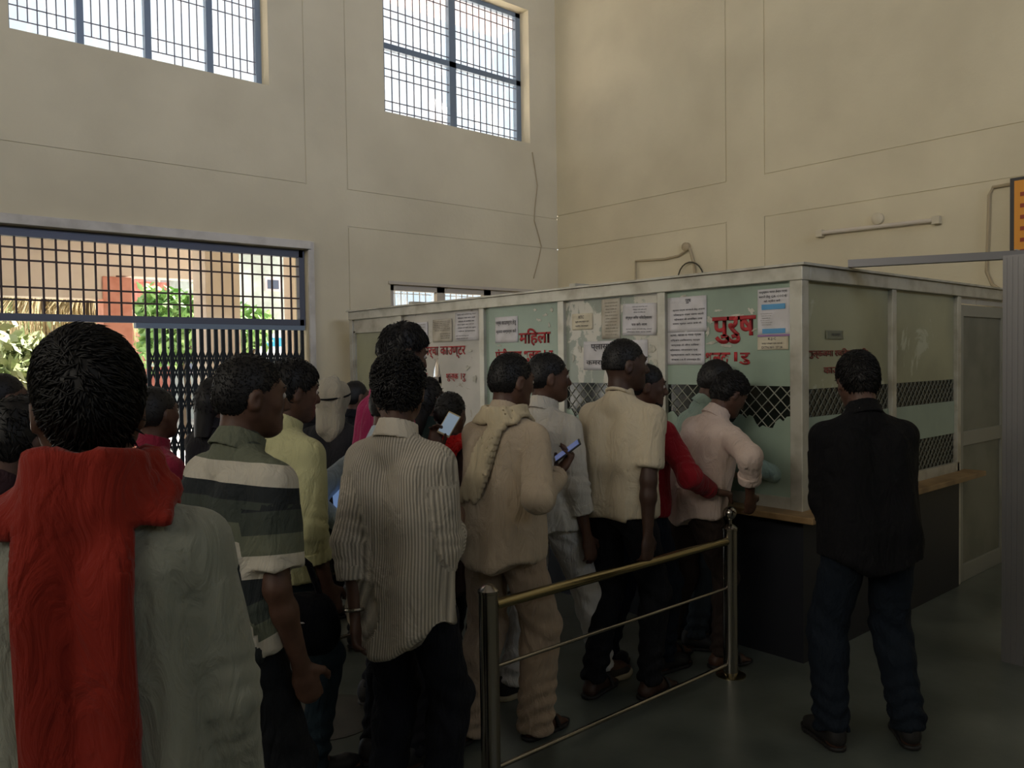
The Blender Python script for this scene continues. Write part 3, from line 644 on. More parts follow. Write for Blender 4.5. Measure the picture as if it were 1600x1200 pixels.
def cloth(name, col, kind='plain', col2=None, freq=80, duty=.5, rough=.85):
    """woven cloth; stripes follow the cloth's own coordinates stored on the mesh (su around, sv along)"""
    m = bpy.data.materials.new(name); m.use_nodes = True; t = m.node_tree; b = t.nodes['Principled BSDF']; b.inputs['Roughness'].default_value = rough; b.inputs['Base Color'].default_value = (*col, 1)
    b.inputs['Specular IOR Level'].default_value = .2; b.inputs['Sheen Weight'].default_value = .12 if max(col) > .1 else .0
    if kind != 'plain':
        a = t.nodes.new('ShaderNodeAttribute'); a.attribute_name = 'sv' if kind == 'h' else 'su'
        mu = t.nodes.new('ShaderNodeMath'); mu.operation = 'MULTIPLY'; mu.inputs[1].default_value = freq
        fr_ = t.nodes.new('ShaderNodeMath'); fr_.operation = 'FRACT'; r = t.nodes.new('ShaderNodeValToRGB'); r.color_ramp.interpolation = 'CONSTANT' if kind == 'h' else 'LINEAR'
        t.links.new(a.outputs['Fac'], mu.inputs[0]); t.links.new(mu.outputs[0], fr_.inputs[0]); t.links.new(fr_.outputs[0], r.inputs['Fac']); t.links.new(r.outputs['Color'], b.inputs['Base Color'])
        el = r.color_ramp.elements
        if isinstance(col2, list):
            el[0].color = (*col, 1); el[0].position = 0; el[1].position = col2[0][0]; el[1].color = (*col2[0][1], 1)
            for pz, cc in col2[1:]: e = el.new(pz); e.color = (*cc, 1)
        else:
            el[0].color = (*col, 1); el[0].position = .0; el[1].color = (*col2, 1); el[1].position = duty; e = el.new(min(duty*2, .99)); e.color = (*col, 1)
    c = t.nodes.new('ShaderNodeTexCoord'); n = t.nodes.new('ShaderNodeTexNoise'); n.inputs['Scale'].default_value = 13; n.inputs['Detail'].default_value = 5; n.inputs['Distortion'].default_value = 1.6; mp_ = t.nodes.new('ShaderNodeMapping'); mp_.inputs['Scale'].default_value = (1.2, 1.2, .45)
    bp = t.nodes.new('ShaderNodeBump'); bp.inputs['Strength'].default_value = .55; bp.inputs['Distance'].default_value = .04
    t.links.new(c.outputs['Object'], mp_.inputs['Vector']); t.links.new(mp_.outputs['Vector'], n.inputs['Vector']); t.links.new(n.outputs['Fac'], bp.inputs['Height']); t.links.new(bp.outputs['Normal'], b.inputs['Normal'])
    return m
def hand(v, W, d, n, s, curl=.5, thumb=None, spread=.0):
    """palm and five fingers; d along the hand, n the way the palm faces"""
    d = _n(np.array(d, float)); n = np.array(n, float); n = _n(n-d*(n@d)); t = np.cross(d, n)
    ref = np.array(thumb if thumb is not None else (0, 1, .6)); 
    if t@ref < 0: t = -t
    v.cone(W, W+d*.045*s, .025*s, .036*s, .015, flat=(n, .55)); v.cone(W+d*.04*s, W+d*.085*s, .036*s, .037*s, .012, flat=(n, .42))
    for i, (L, r) in enumerate(((.072, .0088), (.08, .009), (.074, .0088), (.058, .0078))):
        a = W+d*(.082-.004*abs(i-1.2))*s+t*(.029-.0195*i)*s; cur = d.copy(); c = curl*(1+.12*i)
        for j, q in enumerate((.45, .30, .25)):
            c_ = c*(.55 if j == 0 else .75); cur = _n(cur*math.cos(c_)+(n*math.cos(0)-cur*(n@cur))*math.sin(c_)+t*(1.2-i)*spread*.2)
            b_ = a+cur*L*q*s; v.cone(a, b_, r*s*(1-.06*j), r*s*(.94-.07*j), .006); a = b_
    a = W+d*.02*s+t*.026*s; b1 = a+(d*.55+t*.75+n*.25)*.036*s; b2 = b1+_n(d*.85+t*.3+n*(.2+curl*.4))*.03*s; b3 = b2+_n(d*.9+n*(.25+curl*.4))*.024*s
    v.cone(a, b1, .015*s, .0115*s, .012); v.cone(b1, b2, .0112*s, .010*s, .005); v.cone(b2, b3, .010*s, .0085*s, .005)
def person(label, px, top, depth, yaw, lean=0, side=0, hy=0, hp=0, hr=0, arms=('down', 'down'), feet=None, shirt=None, trousers=None, shoe='shoe', hairkind='short',
           sleeve=2.0, hem=.86, loose=.0, legloose=.0, skn=0, res=.009, collar=True, group=None, extra=None, tufts=500, twist=0, curl=(.5, .5), palm=(None, None), stout=.93, hemcurve=.03, legend=.07, wrink=1.0):
    """yaw: world heading in degrees; the head's crown is set at pixel (px, top) at this depth. local axes: x right, y ahead, z up"""
    Rl = Rx(-R(lean))@Ry(R(side))@Rz(R(-twist)); piv = np.array([0, 0, .97])
    def T0(p): p = np.array(p, float); return piv+Rl@(p-piv)
    Rh = Rz(R(hy))@Rx(-R(lean*.45+hp))@Ry(R(hr))
    J0 = T0((0, -.008, 1.478)); hc0 = J0+Rh@np.array([0, .012, .118]); top0 = hc0[2]+.108
    tp = at(px, top, depth); s = tp[2]/top0; ya = R(yaw-90); Rw = Rz(ya); off = Rw@(hc0*s); root = np.array([tp[0]-off[0], tp[1]-off[1], 0])
    def loc(wp): return Rw.T@(np.array(wp, float)-root)
    T = lambda p: T0(p)*s
    J, hc = J0*s, hc0*s
    ob = tag(empty('person', tuple(root), ya), label, 'person', group)
    # --- joints
    sh = [T((-.170*stout**.5, -.005, 1.338)), T((.170*stout**.5, -.005, 1.338))]; arm = []
    for i, (sd, a) in enumerate(((-1, arms[0]), (1, arms[1]))):
        pole = np.array([sd*.35, -1, -.25])
        if isinstance(a, str):
            if a == 'down': tg = sh[i]+np.array([sd*.07, .05, -.53])*s
            elif a == 'downfwd': tg = sh[i]+np.array([sd*.05, .045, -.52])*s
            elif a == 'hold': tg = sh[i]+np.array([-sd*.09, .27, -.25])*s; pole = np.array([sd*.22, -.5, -1])
            elif a == 'counter': tg = sh[i]+np.array([-sd*.04, .42, -.30])*s; pole = np.array([sd*.6, -.3, -1])
            elif a == 'face': tg = sh[i]+np.array([-sd*.10, .22, .02])*s; pole = np.array([sd*.7, 0, -1])
            elif a == 'belly': tg = sh[i]+np.array([-sd*.12, .22, -.38])*s; pole = np.array([sd*.45, -.9, -.4])
            elif a == 'back': tg = sh[i]+np.array([-sd*.12, -.16, -.46])*s; pole = np.array([sd*1, -.4, 0])
        else:
            tg = loc(a[0]); pole = np.array(a[1], float) if len(a) > 1 else pole
        e, wv = ik(sh[i], tg, .285*s, .25*s, pole); arm.append((sh[i], e, wv))
    feet = feet or ((-.10, .0, -6), (.10, .06, 8)); legs = []
    for i, sd in enumerate((-1, 1)):
        fx, fy, fa = feet[i]; hip = np.array([sd*.088, 0, .90])*s; an = np.array([fx, fy, .085])*s; kn, an = ik(hip, an, .43*s, .415*s, (sd*.12, 1, 0)); legs.append((hip, kn, an, R(-fa)))
    # --- body
    P = np.array([p for a in arm for p in a]+[l[1] for l in legs]+[l[2] for l in legs]+[hc])
    lo = np.minimum(P.min(0)-.22*s, [-.28*s, -.2*s, -.0]); hi = np.maximum(P.max(0)+.22*s, [.28*s, .2*s, hc[2]+.15*s]); lo[2] = -.01
    st = stout
    def torso(v, g, up=1.0, belly=0., hz=None):
        fl = (Rl[:, 1], .80)
        v.cone(T((-.055*st, -.008, .95)), T((.055*st, -.008, .95)), .104*s*st**.5+g, .104*s*st**.5+g, .04, flat=((0, 1, 0), .9))
        for sd in (-1, 1):
            v.cone(T((sd*.055*st, 0, .97)), T((sd*.05*st, .004, 1.10)), .098*s+g, (.092+belly)*s*st**.5+g, .04, flat=fl)
            v.cone(T((sd*.05*st, .004, 1.10)), T((sd*.078, .0, 1.28)), (.092+belly)*s*st**.5+g, .100*s+g, .04, flat=fl)
            v.cone(T((sd*.074, -.01, 1.27)), T((sd*.10, -.012, 1.325)), .094*s+g, .052*s+g, .04, flat=fl)
            v.cone(T((sd*.02, -.024, 1.405)), T((sd*.150, -.012, 1.338)), .042*s+g*.6, .041*s+g*.7, .04)
            v.cone(T((sd*.09, -.06, 1.30)), T((sd*.07, -.05, 1.15)), .045*s+g, .04*s+g, .04)
    v = Vol(lo, hi, res*s)
    torso(v, 0)
    v.cone(T((0, -.02, 1.42)), J+Rh@np.array([0, -.012, .06])*s, .062*s, .054*s, .035)
    h = lambda x, y, z: hc+Rh@(np.array([x, y, z])*s)
    v.ell(h(0, -.006, .008), np.array([.078, .098, .098])*s, Rh, .02)
    v.ell(h(0, .03, -.03), np.array([.066, .068, .085])*s, Rh, .03)
    v.cone(h(0, .045, -.07), h(0, .068, -.094), .05*s, .03*s, .025)
    for sd in (-1, 1): v.cone(h(sd*.05, .005, -.06), h(sd*.02, .062, -.098), .022*s, .024*s, .03); v.ell(h(sd*.045, .062, -.03), np.array([.022, .018, .02])*s, Rh, .02)
    v.cone(h(-.035, .084, .018), h(.035, .084, .018), .013*s, .013*s, .015)
    for sd in (-1, 1): v.ell(h(sd*.033, .098, -.002), np.array([.017, .014, .011])*s, Rh, .012, 'c')
    v.cone(h(0, .095, .004), h(0, .116, -.036), .009*s, .0135*s, .012); v.cone(h(-.013, .102, -.042), h(.013, .102, -.042), .009*s, .009*s, .006)
    v.cone(h(-.018, .094, -.066), h(.018, .094, -.066), .0075*s, .0075*s, .006); v.cone(h(-.016, .091, -.078), h(.016, .091, -.078), .0085*s, .0085*s, .006); v.ell(h(0, .086, -.100), np.array([.02, .016, .014])*s, Rh, .015)
    for sd in (-1, 1):
        Re = Rh@Rz(sd*-.35)@Rx(-.15); v.ell(h(sd*.082, -.012, -.022), np.array([.010, .020, .033])*s, Re, .006); v.ell(h(sd*.092, -.006, -.02), np.array([.006, .011, .019])*s, Re, .004, 'c')
    for i, (a, e, wv) in enumerate(arm):
        sd = (-1, 1)[i]
        v.cone(a, e, .046*s, .037*s, .03); v.cone(a+(e-a)*.3, a+(e-a)*.6, .042*s, .040*s, .02)
        m_ = e+(wv-e)*.3; v.cone(e, m_, .035*s, .038*s, .02); v.cone(m_, wv, .038*s, .024*s, .02, flat=((1, 0, 0), .9))
        dh = _n(wv-e); n = palm[i] if palm[i] is not None else (-sd, .2, -.1)
        if isinstance(n, tuple) and len(n) == 2: n, dh = n[0], _n(np.array(n[1], float))
        hand(v, wv, dh, n, s, curl[i])
    for (hip, kn, an, fa) in legs:
        v.cone(hip, kn, .078*s, .050*s, .04); m_ = kn+(an-kn)*.3+np.array([0, -.014, 0])*s; v.cone(kn, m_, .048*s, .048*s, .025); v.cone(m_, an, .048*s, .034*s, .025)
        fd = Rz(fa)@np.array([0, 1, 0]); he = an+(-fd*.035+np.array([0, 0, -.05]))*s; v.cone(an, he, .034*s, .032*s, .02)
        ball = an+(fd*.125+np.array([0, 0, -.058]))*s; v.cone(he, ball, .03*s, .03*s, .03, flat=((0, 0, 1), .8)); v.cone(an+np.array([0, 0, -.01]), ball, .032*s, .024*s, .03)
        rt = np.array([fd[1], -fd[0], 0])
        for q in range(5): b0 = ball+rt*(.026-.013*q)*s; v.cone(b0, b0+(fd*(.055-.006*abs(q-1))+np.array([0, 0, -.008]))*s, .0115*s, .0095*s, .006)
    V, Q = v.mesh(); body = mesh_np('body', V, Q, skin(skn), ob, True)
    # --- shirt
    if shirt is not None:
        g = (.010+loose*.4)*s; z0 = hem
        v = Vol([min(lo[0], -.35*s), min(lo[1], -.28*s), .3*s], [max(hi[0], .35*s), max(hi[1], .28*s), J[2]+.12*s], .0095*s)
        torso(v, g, belly=.01)
        for sd in (-1, 1): v.cone(T((sd*.075, 0, 1.22)), np.array([sd*.072*st*s, -.006*s, (z0-.05)*s]), .100*s+g, (.106+loose)*s+g, .04, flat=((0, 1, 0), .92))
        va = Vol(v.lo, [q[-1] for q in v.ax], v.res)
        for i, (a, e, wv) in enumerate(arm):
            if sleeve <= 1: e2 = a+(e-a)*sleeve; va.cone(a, e2, .050*s+g, .052*s+g+loose*s*.3, .03, cap=True)
            else:
                va.cone(a, e, .048*s+g, .040*s+g+loose*s*.3, .03); w2 = e+(wv-e)*(sleeve-1); va.cone(e, w2, .039*s+g+loose*s*.3, (.037 if sleeve < 1.9 else .029)*s+g, .02, cap=True)
        v.cone(T((0, -.024, 1.385)), T((0, -.016, 1.452)), .060*s+g*.8, .052*s+g*.6, .035)
        X, Y, Z = v.grid()
        hemz = z0*s-(hemcurve*s)*np.cos(np.clip(X/(.2*s), -1, 1)*math.pi)+0*Y+0*X
        v.d = np.maximum(v.d, hemz-Z); n3 = [min(p_, q_) for p_, q_ in zip(v.d.shape, va.d.shape)]; v.d = v.d[:n3[0], :n3[1], :n3[2]]; va.d = va.d[:n3[0], :n3[1], :n3[2]]; kk = .022*s
        h_ = np.clip(.5+.5*(v.d-va.d)/kk, 0, 1); v.d = (v.d*(1-h_)+va.d*h_-kk*h_*(1-h_)).astype(np.float32)
        v.ax = [v.ax[i_][:n3[i_]] for i_ in range(3)]
        v.cone(T((0, .05, 1.54)), T((0, .035, 1.50)), .056*s, .048*s, .012, op='c'); v.cone(T((0, .045, 1.58)), J+Rh@np.array([0, .0, .1])*s, .06*s, .08*s, .01, op='c')
        V, Q = v.mesh(); N = normals(V, Q)
        # cloth coordinates and folds
        best = np.full(len(V), 9.); tt = np.zeros(len(V)); wh = np.full(len(V), -1); ang = np.zeros(len(V))
        for i, (a, e, wv) in enumerate(arm):
            for jn, (A, B) in enumerate(((a, e), (e, wv))):
                ba = B-A; L = np.linalg.norm(ba); t = ((V-A)@ba)/(L*L); tc_ = np.clip(t, 0, 1); dd = np.linalg.norm(V-A-tc_[:, None]*ba, axis=1)
                m = (dd < best) & (dd < .095*s) & ((t > .22) | (jn == 1)); u = _n(np.cross(ba, (0, 1, .3))); w_ = np.cross(ba/L, u); an_ = np.arctan2((V-A)@w_, (V-A)@u)
                best[m] = dd[m]; tt[m] = jn+tc_[m]; wh[m] = i; ang[m] = an_[m]
        isarm = wh >= 0
        Vn = (V/s-piv)@Rl; ph = np.arctan2(Vn[:, 1]*1.3, Vn[:, 0])
        sv = np.where(isarm, 1.36-.27*tt, Vn[:, 2]+.97); su = np.where(isarm, ang*.06, np.where(np.abs(Vn[:, 1]) > .03, Vn[:, 0]*1.25, Vn[:, 0]+ph*.05))
        low = np.clip((1.25-Vn[:, 2]-.97)/.35, 0, 1)
        seed = px*.13
        f = np.where(isarm, .0035*np.exp(-((tt-1)/.35)**2)*np.sin(tt*38+2.5*np.sin(ang)+seed)*(.6+.4*np.sin(ang*1.5+tt*9))+.006*ridge(V/s*np.array([1, 1, .7]), 15, seed),
                     .0085*ridge(V/s*np.array([1.3, 1.3, .4]), 13, seed)*(.35+low)+.0065*ridge(V/s*np.array([.7, .7, 1.4])+.3*V[:, [2, 0, 1]]/s, 13, seed+5)*(.3+low))
        V = V+N*(f*s*wrink)[:, None]
        o = mesh_np('shirt' if collar or sleeve > 1 else 't_shirt', V, Q, shirt, ob, True, dict(su=su, sv=sv)); ob['_x'] = 0; del ob['_x']
        nk = T((0, -.018, 1.445)); ax = _n(T((0, .01, 1.52))-T((0, -.02, 1.43)))
        v = Vol(nk-.13*s, nk+.13*s, .0055*s); X, Y, Z = v.grid(); dX, dY, dZ = X-nk[0], Y-nk[1], Z-nk[2]; hh = dX*ax[0]+dY*ax[1]+dZ*ax[2]
        rr = np.sqrt(np.maximum((dX-hh*ax[0])**2+((dY-hh*ax[1])*.95)**2+(dZ-hh*ax[2])**2, 0)); fr_ = (dY*1.0)/s
        if collar:
            v.d = np.maximum(np.abs(rr-(.063*s+.22*np.clip(.03*s-hh, 0, 1)))-.0055*s, np.maximum(hh-(.036*s-fr_*.0*s), -.03*s-hh)).astype(np.float32)
        else: v.d = (np.sqrt((rr-.066*s)**2+(hh-.000*s+.25*fr_*s*.3)**2)-.0085*s).astype(np.float32)
        V, Q = v.mesh()
        if len(V): mesh_np('collar', V, Q, shirt, ob, True, dict(su=np.zeros(len(V)), sv=np.full(len(V), 1.43)))
        if 1 < sleeve:
            for (a, e, wv) in arm:
                c_ = e+(wv-e)*(sleeve-1); d_ = _n(wv-e); v = Vol(c_-.1*s, c_+.1*s, .006*s); rad = ((.037 if sleeve < 1.9 else .029)*s+g)+.004*s
                v.cone(c_-d_*.045*s, c_+d_*.004*s, rad+.002, rad, .004, cap=True); v.cone(c_-d_*.1*s, c_-d_*.046*s, .1, .1, .002, cap=True, op='c')
                V, Q = v.mesh(); 
                if len(V): mesh_np('cuff', V, Q, shirt, ob, True, dict(su=V[:, 0], sv=V[:, 2]*0+1))
    # --- trousers
    if trousers is not None:
        v = Vol([min(lo[0], -.3*s), min(lo[1], -.25*s), 0], [max(hi[0], .3*s), max(hi[1], .25*s), 1.12*s], .0095*s); g = .012*s
        v.cone(np.array([-.052*st, -.006, .95])*s, np.array([.052*st, -.006, .95])*s, .104*s*st**.5+g*.6, .108*s*st**.5+g*.6, .04, flat=((0, 1, 0), .9))
        for (hip, kn, an, fa) in legs:
            v.cone(hip, kn, .084*s+g, (.058+legloose*.7)*s+g, .03); m_ = kn+(an-kn)*.3+np.array([0, -.014, 0])*s; v.cone(kn, m_, (.056+legloose*.7)*s+g, (.054+legloose*.7)*s+g, .02); e = an+np.array([0, -.008, legend-.085])*s; e[2] = max(e[2], .03); v.cone(kn, e, (.055+legloose*.7)*s+g, (.043+legloose)*s+g, .02, cap=True)
        X, Y, Z = v.grid(); v.d = np.maximum(v.d, Z-min(1.045, hem+.09)*s+0*X+0*Y).astype(np.float32); V, Q = v.mesh(); N = normals(V, Q)
        lowk = np.exp(-((V[:, 2]/s-.10)/.16)**2); kn_ = np.exp(-((V[:, 2]/s-.48)/.12)**2); hipk = np.exp(-((V[:, 2]/s-.82)/.1)**2)
        f = .007*lowk*np.sin(V[:, 2]/s*95+3*np.sin(V[:, 0]*30)+px)+.004*(kn_+hipk)*np.sin(V[:, 2]/s*60+3*V[:, 0]*20)+.005*ridge(V/s*np.array([1.4, 1.4, .4]), 9, px)
        V = V+N*(f*s*wrink)[:, None]; mesh_np('trousers', V, Q, trousers, ob, True, dict(su=V[:, 0], sv=V[:, 2]))
    # --- shoes
    for (hip, kn, an, fa) in legs:
        if shoe == 'bare': continue
        fd = Rz(fa)@np.array([0, 1, 0]); c_ = an+fd*.05*s; c_[2] = .05; v = Vol(c_-.2*s, c_+.2*s, .0075*s)
        a = np.array([*(an-fd*.04*s)[:2], .045]); b_ = np.array([*(an+fd*.13*s)[:2], .035]); 
        if shoe in ('shoe', 'sneaker'):
            v.cone(a, b_, .042*s, .042*s, .03, flat=((0, 0, 1), .85)); v.cone(b_, b_+fd*.035*s, .042*s, .03*s, .02, flat=((0, 0, 1), .7)); v.cone(a+np.array([0, 0, .03]), an+fd*.03*s+np.array([0, 0, -.02]), .04*s, .034*s, .02)
            X, Y, Z = v.grid(); v.d = np.maximum(v.d, .012-Z+0*X+0*Y).astype(np.float32); V, Q = v.mesh(); sho = mesh_np('shoe', V, Q, M_shoe, ob, True)
        v = Vol(c_-.2*s, c_+.2*s, .0075*s); v.cone(a*[1, 1, 0]+[0, 0, .015], b_*[1, 1, 0]+[0, 0, .015], .043*s, .05*s, .02); v.cone(b_*[1, 1, 0]+[0, 0, .015], b_*[1, 1, 0]+fd*.045*s+[0, 0, .015], .05*s, .035*s, .02)
        X, Y, Z = v.grid(); th = .028 if shoe == 'sneaker' else .018; v.d = np.maximum(v.d, np.maximum(.001-Z, Z-th)+0*X+0*Y).astype(np.float32); V, Q = v.mesh()
        so = mesh_np('sole', V, Q, M_sole if shoe == 'sneaker' else M_shoe, sho if shoe != 'sandal' else ob, True)
        if shoe == 'sandal':
            rt = np.array([fd[1], -fd[0], 0]); cc = np.array([*(an+fd*.10*s)[:2], .02]); MB().tube([cc+rt*.048*s*math.cos(t_)+np.array([0, 0, .05*s*math.sin(t_)])+fd*.0 for t_ in np.linspace(0, 3.14, 9)], .008, 6).build('strap', M_shoe, ob, True)
    # --- hair
    cap_r = np.array([.081, .102, .103])
    if hairkind is not None:
        v = Vol(hc-.22*s, hc+.22*s, .006*s); v.ell(h(0, -.010, .013), cap_r*s*(.985 if hairkind == 'fade' else 1.03 if hairkind in ('curly', 'thick') else 1.0), Rh, .01)
        if hairkind in ('thick', 'curly'): v.ell(h(0, -.0, .045), np.array([.080, .096, .080])*s, Rh, .02)
        v.cone(h(0, -.045, -.03), h(0, -.042, -.066), .060*s, .045*s, .03)
        if hairkind == 'long': v.cone(h(0, -.05, -.03), h(0, -.09, -.22), .075*s, .05*s, .04); v.d = v.d
        if hairkind == 'bun': v.ell(h(0, -.12, -.03), np.array([.045, .04, .045])*s, Rh, .01)
        X, Y, Z = v.grid(); p = [(X-hc[0])*Rh[0, i]+(Y-hc[1])*Rh[1, i]+(Z-hc[2])*Rh[2, i] for i in range(3)]; py, pz, pxx = p[1]/s, p[2]/s, p[0]/s
        yl = np.interp(pz, [-.12, -.085, -.04, -.01, .01, .045, .075, .12], [-.07, -.04, -.03, -.005, .035, .075, .098, .12]); zl = dict(long=-.4, fade=-.035, short=-.066).get(hairkind, -.082)
        v.d = np.maximum(v.d, np.maximum((py-yl)*.7, zl-pz)*s).astype(np.float32)
        if hairkind != 'long':
            for sd in (-1, 1): v.ell(h(sd*.088, -.004, -.03), np.array([.02, .024, .038])*s, Rh, .006, 'c')
        V, Q = v.mesh(); N = normals(V, Q)
        amp = dict(fade=.001, short=.002, thick=.004, curly=.006, long=.004, bun=.002)[hairkind]; V = V+N*(amp*s*noise(V/s, 60 if hairkind == 'curly' else 35, px))[:, None]
        # tufts
        rng = np.random.RandomState(int(px)); pick = rng.randint(0, len(V), tufts); Lh = dict(fade=.007, short=.010, thick=.028, curly=.024, long=.03, bun=.012)[hairkind]*s
        c_ = V[pick]; n_ = N[pick]; hp_ = ((c_-hc)@Rh)/s
        ok = (n_@(Rh@np.array([0, -.1, 1.]))>-1.2) & (hp_[:, 2] > -.07); c_ = c_[ok]; n_ = n_[ok]
        flow = np.tile(Rh@np.array([.1, .35, -.25]), (len(c_), 1))+rng.normal(size=c_.shape)*(.5 if hairkind == 'curly' else .16)+.35*np.stack([noise(c_/s, 14, 1), noise(c_/s, 14, 9), noise(c_/s, 14, 4)], 1); k_ = rng.uniform(.6, 1.3, (len(c_), 1))*Lh
        t1 = flow-n_*(flow*n_).sum(1)[:, None]; t1 /= np.linalg.norm(t1, axis=1)[:, None]; s1 = np.cross(n_, t1); wd = .0022*s if hairkind in ('short', 'fade') else (.0036*s if hairkind == 'curly' else .0028*s); lf = .35 if hairkind == 'curly' else (.10 if hairkind == 'thick' else .08)
        p0 = c_-n_*.003; p1_ = c_+n_*k_*lf+t1*k_*.4; p2_ = c_+n_*k_*lf*.9+t1*k_*1.0
        m = len(c_); VV = np.stack([p0-s1*wd, p0+s1*wd, p0+n_*wd*1.5, p1_-s1*wd*.8, p1_+s1*wd*.8, p1_+n_*wd, p2_], 1).reshape(-1, 3); b0 = (np.arange(m)*7)[:, None]+len(V)
        q = np.concatenate([b0+[0, 1, 4, 3], b0+[1, 2, 5, 4], b0+[2, 0, 3, 5], b0+[3, 4, 6, 6], b0+[4, 5, 6, 6], b0+[5, 3, 6, 6]])
        # degenerate quads become thin quads closed at the tip
        me_v = np.concatenate([V, VV]); 
        tri = q[:, 2] == q[:, 3]; fac = [tuple(r_) for r_ in Q]+[tuple(r_) for r_ in q[~tri]]+[tuple(r_[:3]) for r_ in q[tri]]
        me = bpy.data.meshes.new('hair'); me.from_pydata(me_v.tolist(), [], [tuple(int(z_) for z_ in f_) for f_ in fac]); me.polygons.foreach_set('use_smooth', [True]*len(me.polygons)); me.update(); me.materials.append(M_hair)
        ho = bpy.data.objects.new('hair', me); COL.objects.link(ho); ho.parent = ob
    for sd in (-1, 1):
        e = MB().lathe([(.0105*s*math.sin(t_), -.0105*s*math.cos(t_)) for t_ in np.linspace(.2, 2.94, 7)], n=10).build('eye', M_eye, ob, True); e.location = Vector(h(sd*.033, .087, -.002))
        i_ = MB().lathe([(.005*s, 0), (.005*s, .0025*s), (0, .003*s)], n=10).build('iris', M_iris, e); q_ = Rh@np.array([0, 1, -.1]); i_.location = Vector(q_*.0095*s); i_.rotation_euler = Vector(q_).to_track_quat('Z', 'Y').to_euler()
        MB().tube([h(sd*.016, .098, .022), h(sd*.034, .096, .028), h(sd*.052, .082, .022)], [.003*s, .004*s, .002*s], 6).build('eyebrow', M_hair, ob)
    ctx = dict(ob=ob, s=s, T=T, h=h, arm=arm, Rh=Rh, hc=hc, J=J, torso=torso, Rl=Rl, root=root, Rw=Rw, lo=lo, hi=hi, legs=legs, world=lambda p: root+Rw@np.asarray(p))
    return ctx
M_shoe = mat('dark_shoe', s2l(32, 30, 30), .6); M_sole = mat('pale_sole', s2l(170, 160, 135), .7)
def beard(c, full=True):
    h, s, ob = c['h'], c['s'], c['ob']; v = Vol(c['hc']-.17*s, c['hc']+.17*s, .006*s)
    v.cone(h(-.022, .100, -.055), h(.022, .100, -.055), .006*s, .006*s, .006)
    if full:
        for sd in (-1, 1): v.cone(h(sd*.064, .01, -.045), h(sd*.03, .062, -.104), .016*s, .022*s, .012)
        v.cone(h(-.02, .078, -.108), h(.02, .078, -.108), .022*s, .022*s, .012)
    V, Q = v.mesh(); mesh_np('beard' if full else 'moustache', V+normals(V, Q)*(.003*s*noise(V/s, 70))[:, None], Q, M_hair, ob, True)
def phone(p, nrm, up, label, parent_hint=None, w_=.072, h_=.15, lit=True, name='phone', cat='phone', frame=None):
    """a handset standing by itself: its own top-level thing"""
    z = _n(np.array(nrm, float)); y = np.array(up, float); y = _n(y-z*(y@z)); x = np.cross(y, z); o = bpy.data.objects.new(name, None); COL.objects.link(o); tag(o, label, cat)
    o.matrix_world = Matrix([[x[0], y[0], z[0], p[0]], [x[1], y[1], z[1], p[1]], [x[2], y[2], z[2], p[2]], [0, 0, 0, 1]])
    MB().box((-w_/2, -h_/2, -.008), (w_/2, h_/2, 0)).build('case', frame or mat('phone_case', s2l(40, 42, 50), .4), o, bevel=.003)
    m = bpy.data.materials.get(label[:20]+'_screen') or bpy.data.materials.new(label[:20]+'_screen'); m.use_nodes = True; b = m.node_tree.nodes['Principled BSDF']
    b.inputs['Base Color'].default_value = (.1, .12, .15, 1); b.inputs['Roughness'].default_value = .2; b.inputs['Emission Color'].default_value = (*lit, 1); b.inputs['Emission Strength'].default_value = 1
    MB().box((-w_/2+.004, -h_/2+.008, 0), (w_/2-.004, h_/2-.008, .001)).build('screen', m, o)
    return o
# ------------------------------------------------------------ the people
C = lambda n, *c, **k: cloth(n, s2l(*c), **k)
def drape(c, name, m, region, g=.03, th=.009, fold=.006, parent=None, tors=True, label=None, freq=16):
    """a cloth lying over the clothed torso: an offset shell kept inside region(x, y, z) (scale-free local coordinates)"""
    s = c['s']; v = Vol([min(c['lo'][0], -.33*s), min(c['lo'][1], -.25*s), .6*s], [max(c['hi'][0], .33*s), max(c['hi'][1], .25*s), c['J'][2]+.15*s], .0085*s)
    c['torso'](v, g*s, belly=.01)
    for sd in (-1, 1):
        v.cone(c['T']((sd*.075, 0, 1.25)), np.array([sd*.08*s, 0, .7*s]), .118*s+g*s, .135*s+g*s, .05, flat=((0, 1, 0), .82))
        a, e, wv = c['arm'][0 if sd < 0 else 1]; v.cone(a, a+(e-a)*.8, .058*s+g*s, .055*s+g*s, .035)
    v.cone(c['T']((0, -.02, 1.43)), c['J']+np.array([0, -.01, .03])*s, .06*s+g*s, .055*s+g*s, .04)
    X, Y, Z = v.grid(); r = region(X/s, Y/s, Z/s)*s
    v.d = np.maximum(np.abs(v.d)-th*s/2, r+0*X+0*Y+0*Z).astype(np.float32); V, Q = v.mesh(); N = normals(V, Q)
    P = V/s; V = V+N*(fold*s*(1.2*np.abs(noise(P*np.array([1.6, 1.6, .35]), freq, 3))+.2))[:, None]
    return mesh_np(name, V, Q, m, parent or c['ob'], True, dict(su=P[:, 0], sv=P[:, 2]))
